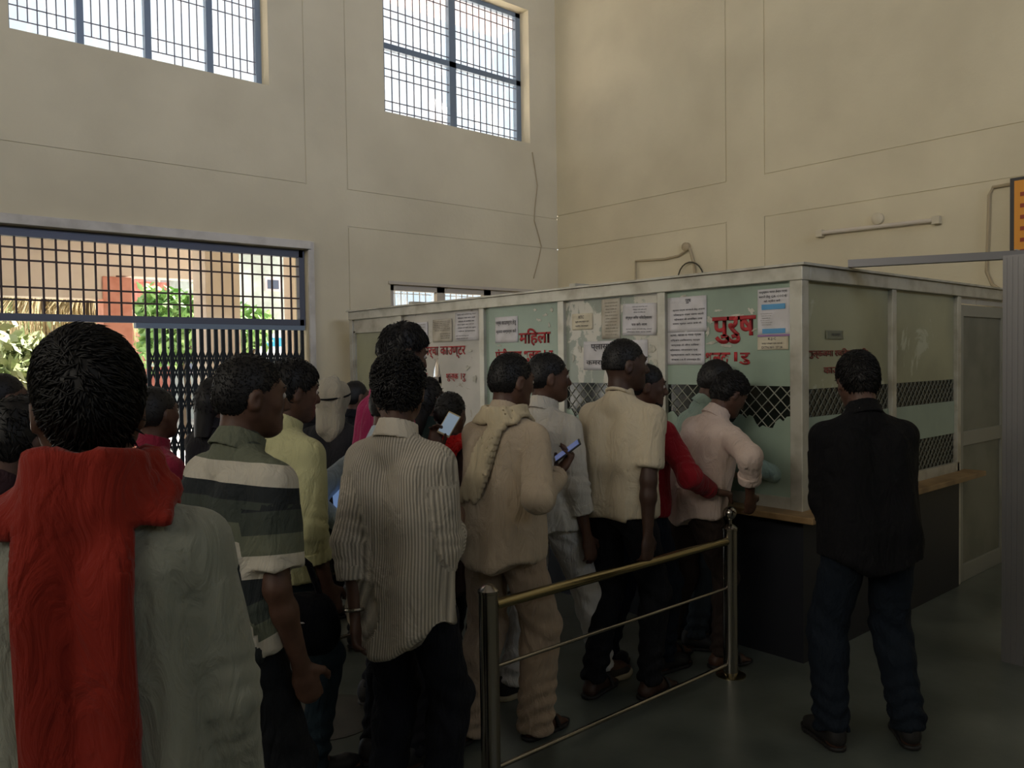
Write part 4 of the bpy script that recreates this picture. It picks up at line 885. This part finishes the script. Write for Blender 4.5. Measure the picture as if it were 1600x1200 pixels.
def satchel(loc, rz, m, label, size=(.26, .1, .22), strap_to=None):
    r = tag(empty('shoulder_bag', tuple(loc), rz), label, 'bag'); a, b, c_ = size; v = Vol([-a*.8, -b*1.2, -c_*.8], [a*.8, b*1.2, c_*.8], .01)
    v.cone((-a*.3, 0, -c_*.25), (a*.3, 0, -c_*.25), b*.6, b*.6, .05); v.cone((-a*.25, 0, c_*.15), (a*.25, 0, c_*.15), b*.45, b*.45, .08); V, Q = v.mesh(); V += normals(V, Q)*(.006*ridge(V, 14))[:, None]
    mesh_np('bag_body', V, Q, m, r, True); MB().tube([(-a*.35, 0, c_*.3), (-a*.2, 0, c_*.9), (0, 0, c_*1.15), (a*.2, 0, c_*.9), (a*.35, 0, c_*.3)], .011, 6).build('strap', m, r, True)
    MB().tube([(-a*.4, -b*.5, 0), (0, -b*.62, .01), (a*.4, -b*.5, 0)], .004, 5).build('zip', M_steel, r); return r
K_black = C('black_cloth', 22, 23, 28); K_denim = C('dark_teal_denim', 34, 48, 56); K_navy = C('navy_denim', 20, 28, 38); K_dkt = C('dark_trouser', 30, 30, 36)
# nearest, at the left edge
c1 = person('nearest man at the left in a grey shirt with a red orange scarf', 136, 530, 1.36, 66, lean=2, hy=12, hp=4, shirt=C('pale_grey_cotton', 146, 149, 138), trousers=K_dkt, sleeve=1.9, loose=.012, hem=.80, arms=('down', 'down'), hairkind='thick', tufts=3800, res=.009, stout=.92, hemcurve=.02)
K_or = C('red_orange_scarf', 140, 38, 26)
drape(c1, 'scarf', K_or, lambda x, y, z: np.minimum(np.maximum(np.abs(x-(-.005))-.075, np.maximum(y-.02, np.maximum(z-1.46, .62-z+.02*np.sin(x*60)))), np.maximum(np.maximum(1.395+.35*np.abs(x)*0-z, z-1.50+.2*y), np.abs(x)-.13)), g=.034, th=.014, fold=.017, freq=15)
v = c1; nk = v['T']((0, -.012, 1.452)); s = v['s']; V_ = Vol(nk-.2*s, nk+.2*s, .008*s); n_ = 22
for k in range(n_):
    a0, a1 = 2*math.pi*k/n_, 2*math.pi*(k+1)/n_
    f = lambda a: nk+np.array([.086*math.cos(a), .088*math.sin(a)+.005, -.012+.022*math.cos(a*1)+.012*math.sin(a*3)])*s
    V_.cone(f(a0), f(a1), .024*s, .024*s, .02)
V, Q = V_.mesh(); V = V+normals(V, Q)*(.006*s*ridge(V/s*np.array([.6, .6, 2.0]), 16))[:, None]; mesh_np('scarf_loop', V, Q, K_or, c1['ob'], True)
# left background
person('person with short black hair at the far left edge, only the head showing', 6, 586, 3.7, 10, shirt=C('white_cotton', 190, 190, 185), trousers=K_dkt, res=.012, tufts=400)
person('stooping person in dark maroon beside the nearest man at the left edge', 34, 628, 2.15, 20, lean=16, hp=12, hy=10, shirt=C('dark_maroon', 52, 34, 40), trousers=K_dkt, arms=('hold', 'hold'), res=.012, tufts=900, hairkind='thick')
person('short person in a crimson top between the nearest man and the striped polo man', 243, 606, 3.35, 5, hy=20, shirt=C('crimson_top', 128, 30, 52), trousers=K_dkt, res=.012, tufts=600, arms=('hold', 'hold'), hem=.75)
person('woman with long dark hair in black standing before the folding gate', 336, 592, 4.1, 20, shirt=C('black_top', 34, 32, 36), trousers=K_dkt, res=.012, tufts=500, hairkind='long', hem=.6, arms=('belly', 'belly'))
# striped polo
pal = [s2l(196, 190, 176), s2l(66, 72, 66), s2l(104, 108, 92), s2l(44, 48, 50)]
K_polo = cloth('broad_striped_jersey', pal[3], 'h', [(.20, pal[0]), (.48, pal[2]), (.72, pal[1])], 1/.215)
c4 = person('man in a short sleeved polo with broad white, green and charcoal stripes', 390, 557, 2.3, 10, lean=9, hy=-14, hp=2, shirt=K_polo, trousers=C('charcoal_trouser', 28, 30, 34), sleeve=.82, loose=.02, hem=.84, arms=('down', 'downfwd'), hairkind='short', tufts=2200, res=.0075, curl=(.5, .9), stout=1.0, palm=(None, (-.8, .5, .0)))
c5 = person('man in a pale yellow shirt with rolled sleeves behind the striped polo man', 456, 567, 3.1, 8, lean=8, hy=-10, hp=4, shirt=C('pale_yellow_cotton', 188, 186, 142), trousers=K_denim, sleeve=1.5, loose=.02, hem=.82, arms=('down', 'downfwd'), hairkind='thick', tufts=1000, res=.009, feet=((-.12, -.12, -4), (.1, .1, 10)))
p = at(462, 968, 2.72); satchel(p, R(-25), C('black_bag_cloth', 20, 20, 24), 'black cloth bag hanging beside the pale yellow shirt man', (.24, .12, .2))
person('dark haired woman in black between the folding gate and the head-wrapped person', 488, 599, 5.0, 15, shirt=K_black, trousers=K_dkt, res=.013, tufts=300, hairkind='bun', arms=('belly', 'belly'))
person('short dark haired person against the pilaster, right of the head-wrapped person', 556, 596, 5.4, 5, shirt=K_black, trousers=K_dkt, res=.013, tufts=300, arms=('belly', 'belly'))
cw = person('person in dark clothes with a pale checked cloth wrapped over the head', 521, 594, 4.5, 35, shirt=C('dark_grey_kurta', 40, 40, 44), trousers=K_dkt, res=.012, hairkind='short', tufts=0, hem=.6, arms=('belly', 'belly'), loose=.03)
s, h = cw['s'], cw['h']; v = Vol(cw['hc']-.33*s, cw['hc']+.2*s, .009*s)
v.ell(h(0, -.01, .012), np.array([.098, .118, .118])*s, cw['Rh'], .02); v.cone(h(0, -.03, -.02), h(0, -.06, -.19), .085*s, .085*s, .04); v.ell(h(0, .12, -.045), np.array([.06, .07, .09])*s, cw['Rh'], .02, 'c')
V, Q = v.mesh(); V = V+normals(V, Q)*(.013*s*ridge(V/s*np.array([1, 1, .5]), 17))[:, None]; mesh_np('head_wrap', V, Q, C('cream_head_cloth', 160, 154, 138), cw['ob'], True)
MB().tube([h(.105*math.cos(a), .125*math.sin(a)-.01, .012+.02*math.sin(a)) for a in np.linspace(0, 6.28, 20)], .006*s, 6).build('head_cord', K_black, cw['ob'], True)
# middle
c6 = person('tall man in a magenta shirt, head above the rest of the queue', 630, 509, 3.72, -22, lean=11, hy=10, hp=14, shirt=C('magenta_cotton', 150, 34, 84), trousers=K_dkt, sleeve=1.9, loose=.02, arms=('hold', 'hold'), hairkind='thick', tufts=1400, res=.01)
person('short woman with a dark green shawl behind the striped shirt man', 668, 592, 4.25, 10, shirt=C('dark_green_shawl', 38, 52, 50), trousers=K_dkt, res=.012, hairkind='long', tufts=600, hem=.6, arms=('belly', 'belly'), loose=.03)
cr = person('short woman with a bright red shawl holding a raised phone', 703, 614, 3.85, 5, hy=25, hp=14, shirt=C('brown_print_kurta', 74, 58, 56), trousers=K_dkt, res=.0095, hairkind='bun', tufts=700, hem=.6, arms=((at(676, 700, 3.55), (-.6, -.3, -1)), 'belly'), curl=(.9, .5), palm=(((.5, -.8, .2), (.1, .25, .9)), None))
drape(cr, 'shawl', C('bright_red_shawl', 205, 34, 34), lambda x, y, z: np.maximum(np.abs(x-.05+.25*(1.35-z))-.10, np.maximum(z-1.47, .95-z)), g=.026, th=.009, fold=.008)
wv = cr['arm'][0][2]; u = cr['Rw']@_n(np.array([.1, .25, .9])); pp = cr['world'](wv)+u*.13+RW@np.array([0.04, -.02, .02])
phone(pp, -ray(680, 665)+np.array([0, 0, .5])*1200, RW@np.array([.42, .9, 0]), 'raised phone with a pale grey screen held by the woman in the red shawl', w_=.06, h_=.115, lit=(.14, .18, .22), frame=mat('phone_gold_case', s2l(180, 165, 130), .4))
cb = person('slim man in a pale blue shirt hidden behind the striped shirt man, holding a tablet', 612, 592, 3.2, 15, lean=3, hp=10, shirt=C('pale_blue_cotton', 165, 178, 190), trousers=K_dkt, sleeve=1.9, res=.011, hairkind='short', tufts=500, hem=.78, arms=((at(541, 822, 3.1), (-1, -.6, -.4)), 'belly'), curl=(.9, .5), palm=(((0, -.6, .8), (-.3, .8, .3)), None))
pp = cb['world'](cb['arm'][0][2])+cb['Rw']@_n(np.array([-.3, .8, .3]))*.10
phone(pp+RW@np.array([-.045, .04, .0]), RW@np.array([-.35, .35, .85]), RW@np.array([-.25, .95, -.3]), 'tablet with a blue and white screen behind the striped shirt man', w_=.11, h_=.19, lit=(.10, .16, .30), name='tablet', cat='tablet')
c7 = person('man in a finely striped white shirt with rolled sleeves, back to camera', 622, 559, 2.68, 22, lean=0, hy=28, hp=8, shirt=cloth('white_ribbed_cotton', s2l(205, 196, 180), 'v', s2l(128, 122, 112), 85, .5), trousers=C('black_denim', 24, 26, 34), sleeve=1.5, hem=.745, loose=.022, arms=((at(556, 968, 2.62), (-.7, -1, 0)), 'hold'), hairkind='curly', tufts=2600, res=.008, hemcurve=.055, stout=.85, curl=(.6, .6), legloose=.012)
w_ = c7['arm'][0]; d_ = _n(w_[2]-w_[1]); q = w_[2]-d_*.02; mb = MB(); u = _n(np.cross(d_, (0, 1, 0))); t_ = np.cross(d_, u)
mb.tube([q+u*.034*math.cos(a)+t_*.034*math.sin(a) for a in np.linspace(0, 6.283, 18)], .006, 6, False).build('wristwatch', M_steel, c7['ob'], True)
# kurta man with the scarf
K_kurta = C('beige_linen', 182, 166, 144)
c8 = person('man in a beige kurta suit with a cream scarf hanging down his back', 799, 554, 3.42, 10, lean=7, hy=-14, hp=6, shirt=K_kurta, trousers=C('beige_linen_trouser', 168, 148, 128), sleeve=1.92, loose=.019, hem=.80, arms=('hold', (at(872, 742, 3.35), (.5, -.6, -1))), hairkind='short', tufts=2200, res=.008, legloose=.022, curl=(.6, .95), palm=(None, ((-.35, -.5, .7), (.25, .55, .75))), feet=((-.13, -.10, -6), (.09, .12, 6)), legend=.03, stout=1.0, shoe='sandal')
K_sc = C('cream_scarf', 196, 182, 152)
drape(c8, 'scarf', K_sc, lambda x, y, z: np.minimum(np.maximum(np.abs(x-(.05-.35*(1.45-z)))-.042-.04*(1.45-z), np.maximum(y-.01, np.maximum(z-1.47, 1.07-z+.012*np.sin(x*160)))), np.maximum(np.maximum(1.40-z, z-1.475), np.abs(x)-.12)), g=.032, th=.012, fold=.012, freq=20)
wv = c8['world'](c8['arm'][1][2]); pp = wv+c8['Rw']@_n(np.array([.25, .55, .75]))*.10+c8['Rw']@_n(np.array([-.35, -.5, .7]))*.028
phone(pp, c8['Rw']@np.array([-.35, -.5, .75]), c8['Rw']@np.array([.8, .55, .45]), 'dark phone with a dim blue screen held out by the beige kurta man', w_=.066, h_=.135, lit=(.04, .06, .16))
c9 = person('man in a white shirt and white trousers just ahead of the beige kurta man', 856, 553, 3.86, 0, lean=2, hy=-24, hp=2, shirt=C('white_cotton_shirt', 200, 196, 186), trousers=C('white_cotton_trouser', 200, 198, 196), sleeve=1.5, loose=.02, hem=.82, hairkind='short', tufts=1400, res=.0095, feet=((-.08, -.18, 0), (.12, .30, 0)), shoe='sneaker', legloose=.006, arms=('hold', 'down'))
c10 = person('man in a cream T-shirt and black trousers looking to the right', 976, 531, 3.8, 8, lean=5, hy=-34, hp=0, shirt=C('cream_jersey', 196, 184, 160), trousers=C('black_trouser', 24, 25, 30), sleeve=.80, loose=.008, hem=.88, collar=False, hairkind='fade', tufts=1600, res=.008, arms=('hold', (at(1012, 842, 3.62), (.3, -1, -.2))), feet=((-.12, -.05, -5), (.10, .10, 5)), skn=1, stout=1.0, hemcurve=.0, shoe='sandal')
c11 = person('bearded man in a dark red shirt resting his hand on the railing ball', 1010, 570, 4.12, 0, lean=8, hy=-38, hp=4, shirt=C('dark_red_cotton', 140, 22, 34), trousers=C('dark_blue_denim', 28, 34, 46), sleeve=1.9, loose=.015, hairkind='short', tufts=900, res=.009, arms=('hold', (at(1112, 768, 4.02), (.6, -.8, -.3))), palm=(None, ((0, .1, -1), (.5, .8, -.15))), curl=(.5, .7), feet=((-.14, -.1, -5), (.1, .12, 5)))
beard(c11)
person('man in a pale teal shirt leaning to the counter window, partly hidden', 1120, 564, 4.45, -42, lean=20, side=4, hp=6, hy=0, shirt=C('pale_teal_cotton', 150, 172, 162), trousers=C('grey_denim', 50, 58, 66), sleeve=1.9, loose=.02, hairkind='short', tufts=900, res=.01, arms=('counter', 'counter'))
c13 = person('man in a pinkish white shirt bowing his head at the counter window', 1140, 584, 4.25, -14, lean=20, side=6, hp=22, hy=-4, shirt=C('pinkish_white_cotton', 205, 186, 176), trousers=C('brown_trouser', 58, 48, 44), sleeve=1.6, loose=.022, hem=.84, hairkind='thick', tufts=1300, res=.009, arms=('counter', (at(1172, 775, 3.95), (.9, -.3, -.8))), stout=1.0, feet=((-.12, -.1, -5), (.12, .1, 8)), shoe='sandal')
c14 = person('man in black with dark jeans standing at the right corner of the cabin', 1340, 555, 3.4, 50, lean=9, hp=16, hy=-6, shirt=C('black_shirt', 12, 12, 15), trousers=K_navy, sleeve=1.9, loose=.03, hem=.80, hairkind='thick', tufts=2400, res=.009, arms=('belly', 'belly'), feet=((-.17, .0, -10), (.17, .0, 14)), stout=.98, legloose=.015)

for o_ in list(COL.objects):
    if o_.name.startswith('person') and o_.type == 'EMPTY': 0 and print('ROOT', o_.name, [round(q, 2) for q in o_.location], o_['label'][:50])

# ------------------------------------------------------------ lettering and papers on the cabin
M_red = mat('red_letter_paint', s2l(176, 44, 48), .6, col2=s2l(150, 36, 40), nscale=12)
M_ink = mat('black_ink', s2l(58, 56, 62), .7); M_ink2 = mat('faded_ink', s2l(120, 115, 105), .7)
M_paper = mat('white_paper', s2l(206, 204, 208), .8, col2=s2l(194, 192, 194), nscale=9); M_paper2 = mat('cream_paper', s2l(208, 200, 178), .8, col2=s2l(192, 184, 162), nscale=9); M_paper3 = mat('old_paper', s2l(188, 182, 168), .8, col2=s2l(172, 164, 148), nscale=9)
def pt(px, py, side, off): return on('x', px, py, XC-off) if side == 'f' else on('y', px, py, YC-off)
def text_on(body, px0, px1, pt_, pb, side='f', off=.006, m=M_red, parent=None, name='lettering', bold=.0, slope=True, ext=.0008, under=None):
    """body fitted into the pixel box given at its left edge (pt_ top, pb bottom), lying on the cabin plane"""
    cu = bpy.data.curves.new(name, 'FONT'); cu.body = body; cu.size = 1; cu.extrude = 0; cu.offset = bold; cu.resolution_u = 2; cu.fill_mode = 'FRONT'
    o = bpy.data.objects.new('t', cu); COL.objects.link(o); dg = bpy.context.evaluated_depsgraph_get(); me = bpy.data.meshes.new_from_object(o.evaluated_get(dg)); bpy.data.objects.remove(o)
    n = len(me.vertices)
    if n == 0: return None
    co = np.zeros(n*3); me.vertices.foreach_get('co', co); co = co.reshape(-1, 3); mn, mx_ = co.min(0), co.max(0)
    a = pt(px0, pt_, side, off); b = pt(px0, pb, side, off); ax = 1 if side == 'f' else 0; e = pt(px1, pt_, side, off)
    u = (co[:, 0]-mn[0])/(mx_[0]-mn[0]+1e-6); w_ = (co[:, 1]-mn[1])/(mx_[1]-mn[1]+1e-6)
    W = np.zeros((n, 3)); W[:, ax] = a[ax]+(e[ax]-a[ax])*u; W[:, 2] = b[2]+(a[2]-b[2])*w_; W[:, 1-ax] = (XC if side == 'f' else YC)-off
    org = np.array(parent.matrix_world.translation) if parent else np.zeros(3)
    if parent is cab: org = np.array([XC, YC, 0.])
    me.vertices.foreach_set('co', (W-org).ravel()); me.materials.clear(); me.materials.append(m); me.update()
    ob = bpy.data.objects.new(name, me); COL.objects.link(ob); 
    md = ob.modifiers.new('thick', 'SOLIDIFY'); md.thickness = .0015; md.offset = 1
    if parent: ob.parent = parent
    return ob
def paper(label, box, lines, side='f', m=None, rot=0, ink=None, off=.006, cat='notice', th=.0012, curl=.006, name='paper_notice'):
    """box = (px0, px1, top at px0, bottom at px0); lines = (text, u0, u1, v0, v1) as fractions of the sheet"""
    px0, px1, t_, b_ = box; a = pt(px0, t_, side, off); b = pt(px0, b_, side, off); e = pt(px1, t_, side, off); ax = 1 if side == 'f' else 0
    c = np.array([(a[0]+e[0])/2, (a[1]+e[1])/2, (a[2]+b[2])/2]); r = tag(empty(name, tuple(c)), label, cat); W = abs(e[ax]-a[ax]); H = a[2]-b[2]; sg = -1 if side == 'f' else 1
    n = 8; v = []; f = []
    for i in range(n+1):
        for j in range(n+1):
            u, w_ = i/n-.5, j/n-.5; z = curl*(max(0, abs(u)*2-.6)**2*(1 if w_ < .1 else .3)+max(0, -w_*2-.6)**2)+.001*math.sin(u*9+w_*5)
            x_, z_ = u*W*math.cos(rot)-w_*H*math.sin(rot), u*W*math.sin(rot)+w_*H*math.cos(rot); q = [0, 0, z_]; q[ax] = sg*x_; q[1-ax] = -z-.001; v.append(q)
    for i in range(n):
        for j in range(n): k = i*(n+1)+j; f.append((k, k+n+1, k+n+2, k+1))
    sh_ = MB().add(v, f).build('sheet', m or M_paper, r, True); md = sh_.modifiers.new('thick', 'SOLIDIFY'); md.thickness = th; md.offset = 0
    for ln in lines:
        tx, u0, u1, v0, v1 = ln[:5]; ink_ = ln[5] if len(ln) > 5 else (ink or M_ink)
        if tx is None:
            q0 = [0, 0, (.5-v0)*H]; q1 = [0, 0, (.5-v1)*H]; q0[ax] = sg*(u0-.5)*W; q1[ax] = sg*(u1-.5)*W; q0[1-ax] = -.0055; q1[1-ax] = -.004; MB().box(q0, q1).build('printed_block', ink_, r); continue
        cu = bpy.data.curves.new('t', 'FONT'); cu.body = tx; cu.resolution_u = 1; cu.offset = .012; o = bpy.data.objects.new('t', cu); COL.objects.link(o); dg = bpy.context.evaluated_depsgraph_get(); me = bpy.data.meshes.new_from_object(o.evaluated_get(dg)); bpy.data.objects.remove(o)
        k = len(me.vertices); co = np.zeros(k*3); me.vertices.foreach_get('co', co); co = co.reshape(-1, 3); mn, mx_ = co.min(0), co.max(0)
        U = (u0-.5+(u1-u0)*(co[:, 0]-mn[0])/(mx_[0]-mn[0]))*W; Z = (.5-v1+(v1-v0)*(co[:, 1]-mn[1])/(mx_[1]-mn[1]))*H; Wd = np.zeros((k, 3)); Wd[:, ax] = sg*(U*math.cos(rot)-Z*math.sin(rot)); Wd[:, 2] = U*math.sin(rot)+Z*math.cos(rot); Wd[:, 1-ax] = -.0065
        me.vertices.foreach_set('co', Wd.ravel()); me.materials.clear(); me.materials.append(ink_); me.update(); ob = bpy.data.objects.new('print', me); COL.objects.link(ob); ob.parent = r
    return r
# big painted words
text_on('पुरुष', 1113, 1181, 496, 538, bold=.03, parent=cab); text_on('शुल्क', 1102, 1141, 551, 577, bold=.03, parent=cab); text_on('1रु', 1147, 1172, 550, 570, bold=.03, parent=cab)
text_on('मिहला', 811, 860, 514, 541, bold=.025, parent=cab); text_on('पंजीकरण शुल्क 1 रु', 774, 864, 545, 566, bold=.03, parent=cab)
text_on('बना पर्चा काउण्टर', 645, 727, 543, 561, bold=.012, parent=cab); text_on('शुल्क 1रु', 697, 727, 583, 596, bold=.01, parent=cab); text_on('पुराना पर्चा', 636, 668, 583, 595, bold=.01, parent=cab)
M_redd = mat('faded_red_paint', s2l(130, 60, 50), .7)
text_on('शुल्कजमा रजिस्टर्ड मिश', 1263, 1356, 544, 561, 's', bold=.02, m=M_redd, parent=cab); text_on('काउण्टर', 1287, 1330, 574, 588, 's', bold=.02, m=M_redd, parent=cab)
L = lambda n, v0, v1, words, u0=.1, u1=.9, ink=None: [(words[i % len(words)], u0+.02*((i*7) % 3), u1-.03*((i*5) % 4), v0+(v1-v0)*i/n, v0+(v1-v0)*(i+.55)/n)+((ink,) if ink else ()) for i in range(n)]
hw = ['कृपया पर्चा बनवाने हेतु अपना', 'मोबाइल नंबर साथ लायें', 'सोमवार से शनिवार तक', 'समय सुबह आठ बजे से', 'दोपहर दो बजे तक खुला', 'रहेगा धन्यवाद']
paper('large white printed sheet headed with one word on the green pane nearest the corner', (1043, 1104, 466, 520), [('पुरुष', .48, .62, .07, .2)]+L(4, .34, .85, hw, .15, .97))
paper('white sheet with six bold lines pasted below the large printed sheet', (1043, 1101, 519, 570), L(6, .08, .95, ['आभा, खाता व गाया ग्राम', 'दिव्यांग (विकलांग) फार्म', 'सप्ताह में तीन दिवस', 'सोमवार, मंगलवार एवं', 'शुक्रवार को कक्ष', 'संख्या-14 में उपलब्ध है।'], .08, .92))
paper('white poster with two blue bars and a purple band near the corner post', (1184, 1236, 453, 527), [('आयुष्मान भारत हेल्थ पर्चा', .05, .9, .03, .1), ('बनाने हेतु QR CODE', .05, .88, .125, .2), ('को स्कैन करें', .2, .7, .225, .29), (None, .13, .84, .32, .43, mat('poster_blue', s2l(86, 150, 196), .6)), (None, .15, .84, .83, .93, mat('poster_blue', s2l(86, 150, 196), .6)), (None, 0, 1, .955, .99, mat('poster_purple', s2l(150, 110, 160), .6))]+L(6, .5, .78, hw, .1, .46, M_ink2), m=M_paper, curl=.004)
paper('cream card with three short lines below the blue barred poster', (1184, 1232, 527, 547), [('K.J.C', .36, .62, .05, .3), ('कक्ष संख्या एक एवं दो', .15, .82, .42, .6), ('EXTN NO. 27 28', .15, .82, .72, .9)], m=M_paper2)
paper('small cream card high on the peeling pane', (894, 926, 491, 516), [('KTC', .35, .6, .12, .32), ('पुरुष काउण्टर एवं', .18, .84, .44, .58), ('महिला काउण्टर', .18, .82, .7, .84)], m=M_paper2, rot=R(0))
paper('tall faded cream sheet between the small card and the tilted notice', (940, 969, 468, 530), L(11, .08, .95, hw, .2, .9, M_ink2), m=M_paper3)
paper('tilted white notice with centred lines at the top of the peeling pane', (973, 1026, 476, 525), L(3, .08, .34, hw, .3, .75)+[('संयुक्त जिला चिकित्सालय', .1, .88, .38, .52), ('पता करें। काम', .28, .74, .6, .7)]+L(2, .78, .95, hw, .12, .88), rot=R(-1.5))
paper('white sheet reading plaster and room number behind the cream T-shirt man', (912, 1012, 534, 578), [('प्लास्टर', .13, .52, .1, .36), ('कमरा नं. 12', .05, .62, .62, .82)])
paper('lavender white sheet with six lines in the upper corner of the papered pane', (711, 748, 489, 533), L(6, .05, .75, hw, .12, .9)+L(2, .8, .98, hw, .05, .6))
paper('faint cream sheet with fine print left of the lavender sheet', (676, 706, 500, 535), L(6, .08, .55, hw, .05, .95)+L(3, .62, .9, hw, .4, .95), m=M_paper3)
paper('pale sheet half hidden behind the tall magenta man', (641, 668, 505, 530), L(3, .1, .6, hw, .1, .9, M_ink2), m=M_paper)
paper('white handwritten notice with torn edge beside the women lettering', (774, 809, 496, 536), [('नर्स काउण्टर हेतु', .05, .95, .12, .36), ('कृपया सम्पर्क करें', .05, .95, .48, .66)])
paper('small dull label on the side pane above the faded lettering', (1290, 1317, 516, 530), [('काउण्टर', .3, .8, .35, .7)], 's', m=mat('dull_label', s2l(120, 120, 98), .8))

for (px_, py_, l_) in ((712, 996, 'small torn scrap of paper on the floor right of the striped shirt man'), (699, 962, 'tiny crumpled paper on the floor farther back between the queues')):
    p = on('z', px_, py_, 0); r = tag(empty('paper_litter', tuple(p)), l_, 'litter')
    MB().add([(-.03, 0, .002), (.0, -.015, .002), (.04, 0, .012), (.01, .02, .004), (0, .002, .014)], [(0, 1, 4), (1, 2, 4), (2, 3, 4), (3, 0, 4), (0, 3, 2, 1)]).build('scrap', M_paper, r)
